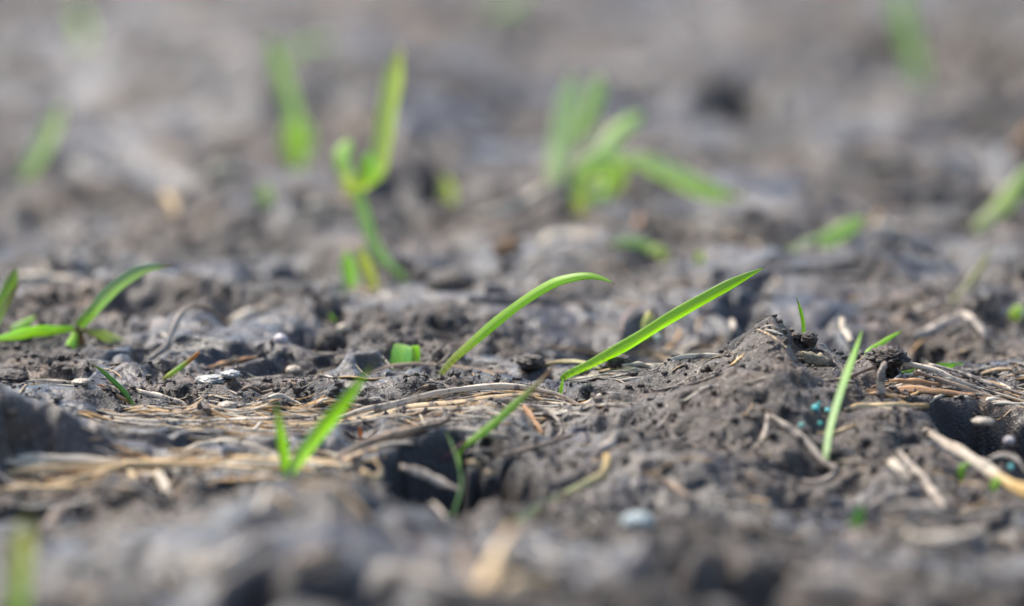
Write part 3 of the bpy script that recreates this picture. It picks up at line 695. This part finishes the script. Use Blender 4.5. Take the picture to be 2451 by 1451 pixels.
# close to the lens, blurred
straw('large blurred tan stem curving through the nearest mud', [(960, 1372), (1040, 1396), (1130, 1420), (1260, 1418)], 40, ST_GREY, mud=.5, ys=[-12, -12.3, -12.5, -12.5], lift=True)
straw('blurred orange stem rising from the nearest mud', [(1150, 1412), (1175, 1350), (1205, 1290), (1225, 1262)], 48, ST_GOLD, mud=.25, ys=[-12.2, -11.6, -11.2, -11], lift=True)
straw('blurred pale stem beside the orange one in the nearest mud', [(1130, 1400), (1115, 1340), (1108, 1290)], 36, ST_BRWN, mud=.35, ys=[-12, -11.6, -11.4], lift=True)
straw('blurred golden stalk lying in the nearest mud', [(1190, 1420), (1260, 1392), (1330, 1390)], 40, ST_GOLD, mud=.35, ys=[-12.4, -12, -12])
straw('blurred tan stem above the blackest hollow', [(690, 1362), (750, 1340), (820, 1325)], 50, ST_BRWN, mud=.35, ys=[-11.6, -11.4, -11.2])
straw('blurred pale clod-covered stalk on the nearest slope', [(500, 1380), (590, 1320), (650, 1280)], 44, ST_GREY, mud=.6, ys=[-11.4, -11, -10.6])
straw('blurred wide straw on the nearest mound beyond the pale stone', [(1900, 1385), (2050, 1400), (2150, 1420)], 46, ST_GREY, mud=.5, ys=[-12, -12.1, -12.3])

WHITE = stone_material('white_stone', (.33, .31, .27)); PINK = stone_material('pale_pink_stone', (.46, .40, .38)); GREYST = stone_material('pale_blue_stone', (.30, .35, .33))
TANST = stone_material('tan_stone', (.34, .27, .19)); CYAN = stone_material('cyan_bead', (.12, .58, .54), .45); BLK = stone_material('black_soil', (.03, .03, .032), .4)
lump('stone_chip', 505, 908, 72, 18, WHITE, 'bright white flat chip, larger of two touching, on mud near orange stalk', 'stone chip', seed=3, sink=.5, amp=.6, freq=2.2)
lump('stone_chip', 552, 907, 46, 17, WHITE, 'bright white flat chip, smaller of two touching, on mud near orange stalk', 'stone chip', seed=4, sink=.5, amp=.6, freq=2.2)
lump('stone_chip', 545, 962, 46, 18, TANST, 'cream angular chip in front of the white chips', 'stone chip', seed=5)
lump('stone_chip', 195, 944, 44, 15, TANST, 'cream oblong chip beside the blurred clod', 'stone chip', seed=6)
lump('pebble', 672, 828, 32, 28, PINK, 'round pale pebble, paler of two behind the slick mud', 'pebble', seed=7)
lump('pebble', 703, 860, 40, 24, TANST, 'tan pebble nearer the cut leaf stub', 'pebble', seed=8)
lump('pebble', 822, 795, 34, 28, TANST, 'orange-tan round pebble on the raised slab', 'pebble', seed=9)
lump('pebble', 2415, 1055, 26, 20, PINK, 'small pinkish white pebble in the black hollow', 'pebble', seed=10, y=-3.7)
lump('pebble', 2446, 1252, 34, 38, WHITE, 'round white pebble beside the muddy curved straw', 'pebble', seed=11, y=-8.4)
lump('stone_chip', 1527, 1264, 74, 44, GREYST, 'pale blue-grey blurred stone chip on the near slope', 'stone chip', seed=12)
lump('stone_chip', 2385, 1272, 60, 28, TANST, 'orange-tan chip lying near the round white pebble', 'stone chip', seed=13)
lump('stone_chip', 2352, 1009, 52, 18, TANST, 'small tan chip floating mud-bound in the black hollow', 'stone chip', seed=14, y=-2.7)
for k, (u, v, s, y, lab) in enumerate([(1952, 977, 22, -2.05, 'bright cyan bead, biggest and furthest from the mint blade'), (1981, 982, 17, -2.15, 'bright cyan bead touching the leaning mint blade'),
                         (1960, 966, 12, -1.9, 'tiny dull teal bead above the biggest cyan bead'), (1918, 1018, 17, -2.9, 'teal bead lowest down the mound slope'),
                         (1963, 1014, 15, -2.85, 'greyish teal bead between the lowest bead and the mint blade'), (2420, 1118, 17, -5.2, 'cyan bead in the gap under the curled grey stem')]):
    h = hit(u, v); yy = float(yinv(h[1] - .12)) if k < 5 else y
    lump('cyan_bead', u, v, s * .8, s * .72, CYAN if k in (0, 1, 5) else stone_material('teal_bead', (.06, .38, .32), .4), lab, 'bead', y=yy, amp=.4, seed=20 + k, group='cyan and teal beads on the mud')
lump('soil_clod', 1935, 812, 44, 34, CRUMB, 'dark crumbly clod at the foot of the short upright blade', 'soil clod', y=.35, amp=.5, seed=31, freq=2.4)
lump('soil_clod', 1905, 806, 34, 20, CRUMB, 'small crumbly clod on the mound crest beside the dark one', 'soil clod', y=.4, amp=.5, seed=32, freq=2.4)
lump('soil_clod', 1920, 858, 44, 34, CRUMB, 'round grey clod holding the end of a split stem', 'soil clod', y=.0, amp=.35, seed=33)
straw('split greenish brown stem piece lodged in the mound below its peak', [(1922, 852), (1955, 862), (1985, 868)], 34, [(0, (.22, .2, .12)), (1, (.34, .27, .17))], mud=.45, ys=[-.15, -.2, -.25])
lump('soil_clod', 2125, 855, 90, 44, CRUMB, 'large crumbly clod where the straw bundle starts', 'soil clod', y=.3, amp=.85, seed=34, freq=4.0)
lump('soil_clod', 1270, 866, 66, 32, CRUMB, 'crumbly dark clod between the two big green blades', 'soil clod', y=1.4, amp=.6, seed=35, freq=3.4)
lump('soil_clod', 1480, 866, 60, 34, CRUMB, 'crumbly clod at the foot of the straight blade', 'soil clod', y=1.0, amp=.6, seed=36, freq=3.4)
lump('soil_clod', 790, 830, 70, 90, CRUMB, 'upright rough clod on the slope behind the cut leaf stub', 'soil clod', y=3.2, amp=.5, seed=37, freq=2.0)
lump('soil_clod', 20, 905, 90, 40, CRUMB, 'low dark clod at the far side of the blurred mound', 'soil clod', y=1.0, amp=.5, seed=38, freq=2.0)
lump('soil_clod', 1010, 662, 60, 44, CRUMB, 'small pale clod on the raised slab', 'soil clod', y=8.0, amp=.4, seed=39)
lump('soil_clod', 1080, 680, 120, 70, CRUMB, 'wide rounded clod on the raised slab behind the arched blade', 'soil clod', y=7.0, amp=.35, seed=40)

# ================================================================== GREEN GRASS
G = dict
sprout('long arched green blade with a drooping purple tip', [(1050, 905), (1080, 865), (1130, 820), (1190, 768), (1250, 722), (1310, 684), (1350, 668), (1405, 659), (1445, 667), (1472, 680)], 25, y=1.3, lean=-.8, fold=.3, roll=14, twist=22, basef=.5, tipf=.84,
       cols=[(0, PALE), (.16, YEL), (.34, LIME), (.75, LIME), (.9, GREEN), (.975, GREEN), (1, PURP)], n=60)
sprout('broad straight green blade slanting up to a fine purple point', [(1352, 905), (1420, 872), (1500, 830), (1600, 768), (1690, 716), (1770, 672), (1830, 640)], 30, y=.95, lean=-.5, fold=.75, roll=-30, twist=10, basef=.6, tipf=.8,
       cols=[(0, LIME), (.5, LIME), (.93, GREEN), (.985, GREEN), (1, PURP)], n=60)
sprout('tiny green shoot below the foot of the straight blade', [(1341, 938), (1348, 905)], 9, y=.1, cols=[(0, LIME), (1, LIME)])
sprout('short thin upright blade growing behind the mound crest', [(1923, 798), (1921, 770), (1914, 738), (1906, 712)], 10, y=.7, cols=[(0, LIME), (.8, GREEN), (1, BRN)], roll=30, n=24)
sprout('leaning mint green blade in front of the straw and the beads', [(1975, 1092), (1982, 1040), (1996, 985), (2018, 915), (2042, 850), (2064, 790)], 22, lean=1.6, y=-4.6, cols=[(0, (.80, .96, .6)), (.5, (.76, .94, .56)), (1, LIME)], fold=.2, roll=40, basef=.85, tipf=.7, n=44)
sprout('slim pointed green blade slanting behind the mint blade', [(2072, 848), (2110, 820), (2140, 802), (2165, 790)], 13, y=1.2, lean=.5, cols=[(0, LIME), (.85, LIME), (1, BRN)], fold=.4, roll=20, n=24)
sprout('flat bright green leaf lying beneath the sloping straw bundle', [(2128, 903), (2175, 897), (2220, 889), (2265, 878), (2308, 869)], 25, ys=[.4, .6, .9, 1.2, 1.5], cols=[(0, LIME), (1, GREEN)], fold=.3, roll=-10, root=False, basef=.7, clear=True)
t = root_empty('grass_sprout', 1098, 1078, -4.1, 'single slanting blade with brown tip and purple sheath rising from the dark hole', 'grass sprout')
blade([(1100, 1076), (1135, 1050), (1175, 1018), (1220, 978), (1265, 938), (1300, 905), (1328, 872)], 19, y=-4.1, lean=.6, parent=t, cols=[(0, LIME), (.6, GREEN), (.8, (.40, .34, .12)), (1, (.5, .2, .14))], fold=.3, roll=20, tipf=.6, n=44)
blade([(1094, 1072), (1112, 1058), (1118, 1048)], 11, y=-4.15, parent=t, cols=[(0, PURP), (1, PURP)], name='leaf_sheath', n=14)
sprout('thin dark green blade hanging inside the dark hole', [(1082, 1235), (1098, 1190), (1104, 1150), (1096, 1105), (1082, 1065), (1066, 1032)], 5, ys=[-7.0, -6.6, -6.2, -5.8, -5.2, -4.7], cols=[(0, DARK), (.6, DARK), (1, GREEN)], roll=15, tipf=.5, n=34)
t = root_empty('grass_sprout', 690, 1140, -6.2, 'V-shaped sprout of two soft green blades beside the golden straw mat', 'grass sprout')
blade([(686, 1140), (678, 1085), (668, 1020), (658, 950)], 27, y=-6.1, lean=-.2, parent=t, cols=[(0, LIME), (.6, LIME), (1, (.25, .25, .06))], fold=.3, roll=15, tipf=.3, basef=.8)
blade([(695, 1136), (722, 1092), (765, 1036), (815, 975), (860, 915), (898, 865)], 36, y=-6.2, lean=-.3, parent=t, cols=[(0, MINT), (.5, LIME), (.8, GREEN), (1, (.2, .2, .06))], fold=.35, roll=-15, tipf=.45, basef=.75)
t = root_empty('grass_plant', 187, 790, 3.0, 'spreading plant with four blades around a dark crown at the mud edge', 'grass plant')
blade([(186, 784), (215, 755), (255, 708), (300, 670), (345, 645), (385, 638), (420, 636)], 32, y=3.1, lean=-.4, parent=t, cols=[(0, GREEN), (.3, (.46, .66, .44)), (.85, (.40, .54, .42)), (1, PURP)], fold=.4, roll=-15, root=False, basef=.8)
blade([(178, 787), (130, 792), (80, 796), (30, 806), (-30, 815)], 28, y=3.0, lean=-.5, parent=t, cols=[(0, GREEN), (.5, LIME), (1, MINT)], fold=.35, roll=20, root=False, basef=.5)
blade([(190, 788), (235, 798), (290, 818), (335, 836), (370, 846)], 25, y=3.0, lean=-.2, parent=t, cols=[(0, BRN), (.3, YEL), (.6, PALE), (1, BRN)], fold=.3, roll=15, root=False, basef=.5, blunt=True)
blade([(182, 795), (175, 820), (162, 845), (145, 868)], 27, y=2.9, lean=-.6, parent=t, cols=[(0, LIME), (1, LIME)], fold=.3, roll=20, root=False, basef=.6, tipf=.5)
blade([(196, 830), (190, 808), (186, 790), (184, 780)], 22, y=3.0, parent=t, cols=[(0, BRN), (1, (.08, .06, .04))], name='crown', roll=0, tipf=.8, basef=1.0, n=12)
sprout('small pale blade tip behind the spreading plant', [(30, 790), (60, 772), (86, 756)], 22, y=3.6, cols=[(0, MINT), (1, LIME)])
t = root_empty('grass_sprout', -20, 780, 3.4, 'pair of upright blades cut off by the picture edge behind the spreading plant', 'grass sprout')
blade([(-25, 790), (-5, 740), (20, 690), (40, 642)], 30, y=3.4, parent=t, cols=[(0, LIME), (1, (.3, .42, .15))], fold=.3, roll=10, tipf=.85)
blade([(-15, 790), (5, 745), (28, 705), (50, 672)], 18, y=3.3, parent=t, cols=[(0, MINT), (1, BRN)], fold=.3, roll=10)
t = root_empty('grass_sprout', 316, 970, -.6, 'small dark curved blade with a pinkish dry sheath', 'grass sprout')
blade([(318, 972), (298, 940), (270, 912), (240, 885), (214, 868)], 13, y=-.6, lean=.2, parent=t, cols=[(0, YEL), (.2, DARK), (.8, DARK), (1, BRN)], fold=.3, roll=25)
blade([(314, 968), (285, 950), (258, 930), (226, 918)], 8, y=-.5, lean=.2, parent=t, cols=[(0, PURP), (.5, (.5, .4, .3)), (1, (.45, .2, .12))], name='leaf_sheath')
sprout('short stub of blade, green below and orange at its tip', [(392, 908), (412, 892), (440, 872), (476, 843)], 13, y=.9, cols=[(0, BRN), (.3, YEL), (.55, GREEN), (.8, (.5, .25, .07)), (1, (.55, .26, .08))], blunt=True)
t = root_empty('leaf_stub', 968, 872, 2.0, 'wide square-cut mint green leaf stub behind the rusty stem', 'leaf stub')
blade([(960, 878), (964, 850), (970, 826)], 56, y=2.0, parent=t, cols=[(0, (.5, .85, .35)), (.7, (.5, .85, .42)), (1, (.7, .92, .6))], fold=-.25, roll=0, basef=1, tipf=.97, blunt=True, n=20)
blade([(992, 872), (994, 850), (992, 828)], 22, y=1.9, parent=t, cols=[(0, LIME), (1, LIME)], fold=.4, roll=35, basef=1, tipf=.97, blunt=True, n=16)
t = root_empty('cut_stem', 1555, 812, 3.6, 'upright yellow-green cut stem stub behind the straight blade', 'stem stub')
straw('', [(1548, 812), (1552, 780), (1558, 752)], 32, [(0, (.28, .36, .12)), (.7, (.4, .45, .13)), (1, (.75, .68, .18))], parent=t, name='stem', mud=.1, ys=3.6, flat=.9, lift=True)
straw('', [(1568, 812), (1580, 806)], 20, [(0, (.5, .6, .45)), (1, (.5, .6, .45))], parent=t, name='bud', mud=.1, ys=3.3, flat=.9, lift=True)
sprout('tiny orange-tipped shoot in a small dark pit', [(863, 1052), (860, 1020)], 10, y=-2.5, cols=[(0, GREEN), (.4, (.6, .25, .06)), (1, (.6, .25, .06))], n=12)
sprout('blurred yellow-green blade standing close to the lens', [(46, 1435), (50, 1380), (56, 1310), (64, 1245)], 52, y=-12.4, lean=.6, cols=[(0, LIME), (.4, YEL), (1, (.75, .72, .15))], tipf=.85, basef=.9, roll=-25)
# background
t = root_empty('grass_plant', 706, 365, 19.5, 'blurred upright plant with a bright green heart, background pair partner', 'grass plant')
blade([(712, 345), (700, 270), (678, 200), (655, 130), (638, 80)], 36, y=19.5, lean=.5, parent=t, cols=[(0, LIME), (.4, MINT), (.8, GREEN), (1, (.3, .4, .1))], tipf=.8, roll=15)
blade([(706, 372), (698, 330), (688, 290)], 56, y=19.3, parent=t, cols=[(0, LIME), (1, LIME)], tipf=.7, roll=10)
blade([(720, 370), (732, 320), (722, 285)], 34, y=19.6, parent=t, cols=[(0, GREEN), (1, GREEN)])
t = root_empty('grass_plant', 968, 680, 8.4, 'tall background plant with curled heart on a bent stem and yellow-green blade', 'grass plant')
blade([(966, 676), (930, 640), (900, 600), (880, 550), (866, 500), (846, 450)], 30, y=8.4, lean=1.0, parent=t, name='stem', cols=[(0, LIME), (.5, GREEN), (1, LIME)], basef=.9, tipf=.95, blunt=True, roll=10, fold=.5)
ye = 9.6
blade([(852, 450), (826, 425), (812, 375), (836, 332)], 46, y=ye, lean=.4, parent=t, root=False, cols=[(0, YEL), (.5, LIME), (1, LIME)], name='blade', basef=.8, tipf=.9, roll=40)
blade([(846, 452), (876, 432), (884, 400), (872, 370)], 50, y=ye - .2, lean=-.3, parent=t, root=False, cols=[(0, YEL), (.5, (.14, .46, .03)), (1, (.12, .42, .03))], basef=.8, tipf=.9, roll=-30)
blade([(862, 440), (900, 410), (916, 340), (926, 270), (940, 200), (958, 110)], 48, y=ye, lean=1.2, parent=t, root=False, cols=[(0, LIME), (.25, YEL), (.8, (.74, .84, .24)), (1, (.5, .45, .2))], basef=.85, tipf=.85, roll=-12)
blade([(846, 470), (826, 440), (820, 405)], 34, y=ye - .4, parent=t, root=False, cols=[(0, YEL), (1, PALE)], basef=.8, tipf=.6)
t = root_empty('grass_sprout', 860, 695, 7.7, 'two short pale blades at the foot of the bent background stem', 'grass sprout')
blade([(838, 690), (832, 650), (828, 598)], 38, y=7.8, parent=t, cols=[(0, MINT), (1, LIME)], tipf=.6)
blade([(892, 695), (880, 655), (866, 620), (862, 588)], 34, y=7.7, parent=t, cols=[(0, PALE), (1, YEL)], tipf=.6)
t = root_empty('grass_plant', 1390, 500, 13.4, 'background plant with curled pale heart and a long blade drooping sideways', 'grass plant')
blade([(1330, 405), (1336, 350), (1350, 270), (1372, 175)], 50, y=15, lean=.8, parent=t, cols=[(0, (.75, .9, .45)), (.3, (.72, .9, .52)), (1, (.5, .66, .48))], tipf=.8, basef=.9, roll=12)
blade([(1378, 350), (1395, 300), (1420, 235), (1432, 178)], 46, y=15.6, lean=.6, parent=t, cols=[(0, GREEN), (1, GREEN)], tipf=.8, roll=25, root=False)
blade([(1425, 375), (1460, 330), (1500, 295), (1538, 268)], 44, y=14, lean=.6, parent=t, cols=[(0, MINT), (.5, LIME), (1, GREEN)], root=False, tipf=.8)
blade([(1395, 500), (1385, 440), (1396, 395), (1436, 372), (1490, 384), (1478, 440), (1440, 486)], 38, y=13.6, lean=.4, parent=t, cols=[(0, YEL), (.4, LIME), (.7, MINT), (1, YEL)], basef=.8, tipf=.85, roll=20)
blade([(1400, 430), (1430, 415), (1465, 425), (1440, 470), (1405, 455)], 32, y=13.3, parent=t, cols=[(0, LIME), (1, LIME)], root=False, tipf=.8, roll=-20)
blade([(1470, 382), (1530, 385), (1590, 410), (1650, 438), (1710, 462), (1785, 472)], 50, y=13.4, lean=-1.2, parent=t, cols=[(0, MINT), (.4, (.72, .92, .5)), (.8, LIME), (1, BRN)], root=False, basef=.5, tipf=.6, roll=-12, fold=.45)
blade([(1382, 515), (1378, 490), (1370, 462)], 30, y=13.1, parent=t, cols=[(0, TAN), (1, YEL)], name='old_leaf')
sprout('lone slanted green blade far behind the straight blade', [(1885, 612), (1940, 592), (2000, 560), (2068, 520)], 42, y=9.6, lean=.6, cols=[(0, (.08, .2, .03)), (.15, GREEN), (1, LIME)], tipf=.85, basef=.6, roll=10, n=30)
sprout('pale grey-green blade fading out on the far bank', [(50, 430), (80, 390), (112, 330), (150, 248)], 44, y=17.5, lean=.8, cols=[(0, GREEN), (.3, (.5, .66, .56)), (1, (.56, .68, .64))], roll=-20, tipf=.7)
sprout('very soft tall green blade at the top edge near the corner', [(2205, 195), (2185, 140), (2160, 60), (2145, -40)], 46, y=29, lean=1, cols=[(0, DARK), (.35, GREEN), (1, (.6, .78, .3))], tipf=.85, roll=15)
t = root_empty('grass_sprout', 2340, 560, 12, 'yellowing pair of stems leaning over at the far side edge', 'grass sprout')
blade([(2335, 560), (2380, 510), (2430, 450), (2480, 380)], 44, y=12.2, lean=.6, parent=t, cols=[(0, PALE), (.4, YEL), (1, GREEN)], roll=15)
blade([(2335, 548), (2365, 515), (2400, 492)], 30, y=12, parent=t, cols=[(0, PALE), (1, PALE)])
sprout('thin dull yellow stem leaning beyond the broad tan stem', [(2275, 725), (2310, 690), (2345, 640), (2372, 590)], 24, y=6.6, lean=.6, cols=[(0, (.3, .3, .12)), (1, (.4, .38, .16))])
t = root_empty('bent_leaf', 1500, 590, 9.2, 'dark green bent leaf with a round yellow end on the far ridge', 'bent leaf')
blade([(1450, 585), (1500, 578), (1545, 584), (1572, 604)], 22, y=9.3, parent=t, cols=[(0, DARK), (.7, GREEN), (1, YEL)], root=False, tipf=.95, roll=20)
blade([(1552, 606), (1570, 596), (1588, 602), (1580, 622)], 26, y=9.2, parent=t, cols=[(0, YEL), (1, YEL)], root=False, tipf=.9, name='leaf_tip')
sprout('small yellow-green shoot beside the dark gap on the far bank', [(1068, 490), (1070, 455), (1064, 418)], 40, y=14.8, cols=[(0, PALE), (1, YEL)])
sprout('tiny green shoot on the far bank beneath the bright green heart', [(628, 490), (632, 465), (636, 440)], 34, y=14.6, cols=[(0, LIME), (1, GREEN)])
sprout('soft green tuft of one blade lying near the top of the picture', [(690, 130), (740, 105), (810, 92)], 26, y=27, cols=[(0, GREEN), (1, GREEN)])
sprout('faint green blade at the top edge above the drooping blade plant', [(1180, 30), (1220, 5), (1260, -30)], 34, y=38, cols=[(0, GREEN), (1, LIME)])
sprout('faint green blade in the far corner above the pale grey-green one', [(195, 90), (190, 50), (170, 10)], 30, y=35, cols=[(0, GREEN), (1, LIME)])
sprout('faint low shoot between the far ridge and the lone slanted blade', [(1672, 625), (1675, 600)], 26, y=8.6, cols=[(0, YEL), (1, YEL)])
sprout('tiny yellow-green shoot on the slope of the raised slab', [(798, 780), (790, 748)], 16, y=4.8, cols=[(0, YEL), (1, GREEN)], n=14)
sprout('small round green leaf at the side edge near the muddy fork', [(2425, 760), (2432, 745), (2448, 730)], 34, y=5.2, cols=[(0, YEL), (1, LIME)], n=14)
sprout('green moss-like leaflet under the thick pale straw', [(2300, 1122), (2312, 1112), (2322, 1106)], 18, y=-5.4, cols=[(0, GREEN), (1, GREEN)], n=12)
sprout('green leaflet under the amber end of the thick pale straw', [(2378, 1160), (2388, 1148), (2392, 1138)], 20, y=-6.4, cols=[(0, GREEN), (1, LIME)], n=12)
sprout('little green sprig beside the small black gap in the hump', [(2052, 1240), (2058, 1222), (2070, 1208)], 30, y=-8, cols=[(0, GREEN), (1, (.12, .36, .08))], n=12)
sprout('soft green-white blade lying on the near slope before the dark hole', [(1225, 1262), (1262, 1236), (1305, 1208), (1350, 1180)], 24, ys=[-8.2, -7.8, -7.2, -6.6], cols=[(0, GREEN), (.5, (.45, .5, .35)), (1, (.3, .4, .12))], roll=-20)
sprout('washed-out green husk among the mud before the V-shaped sprout', [(530, 1160), (560, 1152), (600, 1160)], 24, ys=[-6.4, -6.4, -6.5], cols=[(0, (.3, .42, .22)), (1, (.5, .52, .38))], root=False)

# ================================================================== THE GROUND
clear_front()
dxn = FINE * rough * .09 * fbm(GX, GY, .35, 61, 2); dyn = FINE * rough * .16 * fbm(GX, GY, .4, 62, 2)
verts = np.stack([GX + dxn, GY + dyn, H], -1).reshape(-1, 3)
ny, nx = GX.shape
i = np.arange(nx - 1); j = np.arange(ny - 1); I, J = np.meshgrid(i, j)
a = (J * nx + I).ravel()
quads = np.stack([a, a + 1, a + nx + 1, a + nx], -1)
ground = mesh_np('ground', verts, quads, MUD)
wet = np.clip(.15 + .75 * slick - .6 * (H - HS) + .35 * fbm(GX, GY, 1.2, 71, 3) + np.clip(-HS * .35, 0, .5), 0, 1)
at_ = ground.data.attributes.new('wet', 'FLOAT', 'POINT'); at_.data.foreach_set('value', wet.astype(np.float32).ravel())
hollow_shade = np.zeros_like(H)  # mask for the painted shade that blackens the holes and gaps
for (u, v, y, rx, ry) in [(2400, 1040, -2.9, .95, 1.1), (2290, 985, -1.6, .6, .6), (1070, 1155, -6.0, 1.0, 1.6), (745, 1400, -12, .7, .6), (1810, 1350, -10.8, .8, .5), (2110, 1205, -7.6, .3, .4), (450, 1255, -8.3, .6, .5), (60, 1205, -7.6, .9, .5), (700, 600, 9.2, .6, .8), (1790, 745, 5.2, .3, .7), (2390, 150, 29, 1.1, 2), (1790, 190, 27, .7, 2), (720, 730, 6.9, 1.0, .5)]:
    p = P(u, v, y); hollow_shade = np.maximum(hollow_shade, np.exp(-(((GX - p[0]) / rx) ** 2 + ((GY - p[1]) / ry) ** 2) ** 2))
clay = np.zeros_like(H)
for (u, v, y, rx, ry) in [(1730, 960, -1.4, 2.9, 2.5), (1850, 820, .3, 1.0, .9), (1100, 720, 6, 1.7, 1.8), (1850, 1330, -10, 3.4, 1.0), (1420, 1150, -5.8, 1.5, 1.4), (1300, 470, 13.5, 2, 1.6),
                          (2250, 1180, -7.6, 1.6, 1.1), (150, 670, 7.6, 1.6, 1.0), (1800, 60, 36, 5, 5), (200, 950, -4.6, 1.4, .6)]:
    p = P(u, v, y); clay = np.maximum(clay, np.exp(-(((GX - p[0]) / rx) ** 2 + ((GY - p[1]) / ry) ** 2) ** 2))
clay = np.clip(clay * (1 + .8 * fbm(GX, GY, .9, 120, 3)), 0, 1)
at_ = ground.data.attributes.new('clay', 'FLOAT', 'POINT'); at_.data.foreach_set('value', clay.astype(np.float32).ravel())
at_ = ground.data.attributes.new('hollow_shade', 'FLOAT', 'POINT'); at_.data.foreach_set('value', hollow_shade.astype(np.float32).ravel())
ground['kind'] = 'structure'

# ------------------------------------------------------------------ soil crumbs (uncountable)
rng = np.random.default_rng(8)
def scatter(n, y0, y1, xw):
    y = rng.uniform(y0, y1, n); x = rng.uniform(-1, 1, n) * xw * (y + 62) / 60
    return x, y
parts_v, parts_f, off = [], [], 0
bv, bf = ICO1
for (n, y0, y1, smin, smax) in [(20000, -7, 6, .010, .07), (9000, -14, -6, .02, .09), (9000, 5, 20, .03, .10)]:
    x, y = scatter(n, y0, y1, 9.0)
    keep = rng.random(n) < np.clip(look(rough, x, y) * 1.5 - .6 + .5 * fbm(x, y, .8, 81, 2), .04, 1)
    keep &= rng.random(len(x)) > .4 * look(calm, x, y)
    x, y = x[keep], y[keep]; n = len(x)
    s = smin * (smax / smin) ** (rng.random(n) ** 2.2)
    z = look(H, x, y) + s * .35
    a = rng.uniform(0, 6.28, n); ca, sa = np.cos(a), np.sin(a)
    sc = rng.uniform(.6, 1.35, (n, 1, 3)); jit = 1 + rng.uniform(-.38, .38, (n, len(bv), 1))
    q = bv[None] * jit * sc * s[:, None, None]
    q = np.stack([q[..., 0] * ca[:, None] - q[..., 1] * sa[:, None], q[..., 0] * sa[:, None] + q[..., 1] * ca[:, None], q[..., 2]], -1)
    q += np.stack([x, y, z], -1)[:, None, :]
    parts_v.append(q.reshape(-1, 3)); parts_f.append((bf[None] + (np.arange(n) * len(bv))[:, None, None] + off).reshape(-1, 3)); off += n * len(bv)
cr = mesh_np('soil_crumbs', np.vstack(parts_v), np.vstack(parts_f), CRUMB, smooth=False)
cr['kind'] = 'stuff'; tag(cr, 'fine crumbs of dried grey-brown soil strewn over the mud', 'soil crumbs')

# ------------------------------------------------------------------ plant litter: fine fibres and straw bits pressed in the mud (uncountable)
lr = random.Random(21)
V, F, C, UV = [], [], [], []
def litter(n, y0, y1, l0, l1, r0, r1, x0=None, sa=.7, pal=None):
    for _ in range(n):
        y = lr.uniform(y0, y1); x = lr.uniform(-1, 1) * 8.6 * (y + 62) / 60 if x0 is None else x0
        L = l0 * (l1 / l0) ** lr.random(); r = r0 * (r1 / r0) ** lr.random()
        an = lr.gauss(0, sa); k = max(4, int(L / .12)); bend = lr.uniform(-1.2, 1.2) * sa / .7
        pts = []; px, py = x, y
        for i in range(k):
            t_ = i / (k - 1); aa = an + bend * t_
            pts.append((px, py)); px += math.cos(aa) * L / k; py += math.sin(aa) * L / k
        pts = np.array(pts); z = look(H, pts[:, 0], pts[:, 1]); zz = np.convolve(np.r_[z[0], z, z[-1]], [.25, .5, .25], 'valid') + r * .5
        c = np.c_[pts, zz]
        if np.ptp(zz) > .3 * L: continue
        T = np.gradient(c, axis=0); T /= np.linalg.norm(T, axis=1)[:, None]
        S = np.cross(T, [0, 0, 1]); S /= np.linalg.norm(S, axis=1)[:, None]; N = np.cross(S, T)
        col = lr.choice(pal or [(.5, .42, .3), (.45, .3, .15), (.3, .24, .18), (.6, .54, .42), (.25, .2, .15), (.55, .36, .15)]); md = lr.uniform(.35, .7)
        o = len(V)
        for i in range(k):
            ri = r * (1 - .6 * abs(2 * i / (k - 1) - 1) ** 3)
            for j in range(5):
                b_ = 2 * math.pi * j / 5
                V.append(c[i] + S[i] * math.cos(b_) * ri + N[i] * math.sin(b_) * ri * .7); C.append((*col, md)); UV.append((j / 5, i * .4))
        for i in range(k - 1):
            for j in range(5):
                a_ = o + i * 5 + j; b2 = o + i * 5 + (j + 1) % 5
                F.append((a_, b2, b2 + 5, a_ + 5))
def band(n, u0=180, u1=1350, vm=1000, sl=.05, sv=18):
    for _ in range(n):
        u = lr.uniform(u0, u1); v = lr.gauss(vm - sl * max(0, u - 700), sv)
        p = hit(u, v, H); LB.append((p[0], p[1]))
LB = []
band(520); nb = len(LB); band(170, -40, 820, 1125, 0, 26); band(60, 1350, 1850, 1071, .25, 8); band(110, 2060, 2470, 950, 0, 50)
for q, (bx, by) in enumerate(LB):
    litter(1, by, by + .01, .25, 1.5, .010 if q < nb else .014, .030 if q < nb else .055, bx, .18 if q < nb + 170 else .5, [(.62, .54, .40), (.68, .61, .48), (.6, .42, .22), (.55, .47, .36), (.6, .36, .14)])
litter(700, -6, 4, .15, 1.1, .006, .018)
litter(160, -6, 4, .4, 1.6, .015, .035)
litter(260, -14, -6, .3, 1.4, .012, .04)
litter(260, 4, 18, .3, 1.4, .015, .05)
li = mesh_np('plant_litter', np.array(V), np.array(F), STRAW, (0, 0, 0), None, np.array(C), np.array(UV))
li['kind'] = 'stuff'; tag(li, 'fine dry fibres and straw bits pressed into the mud', 'plant litter')
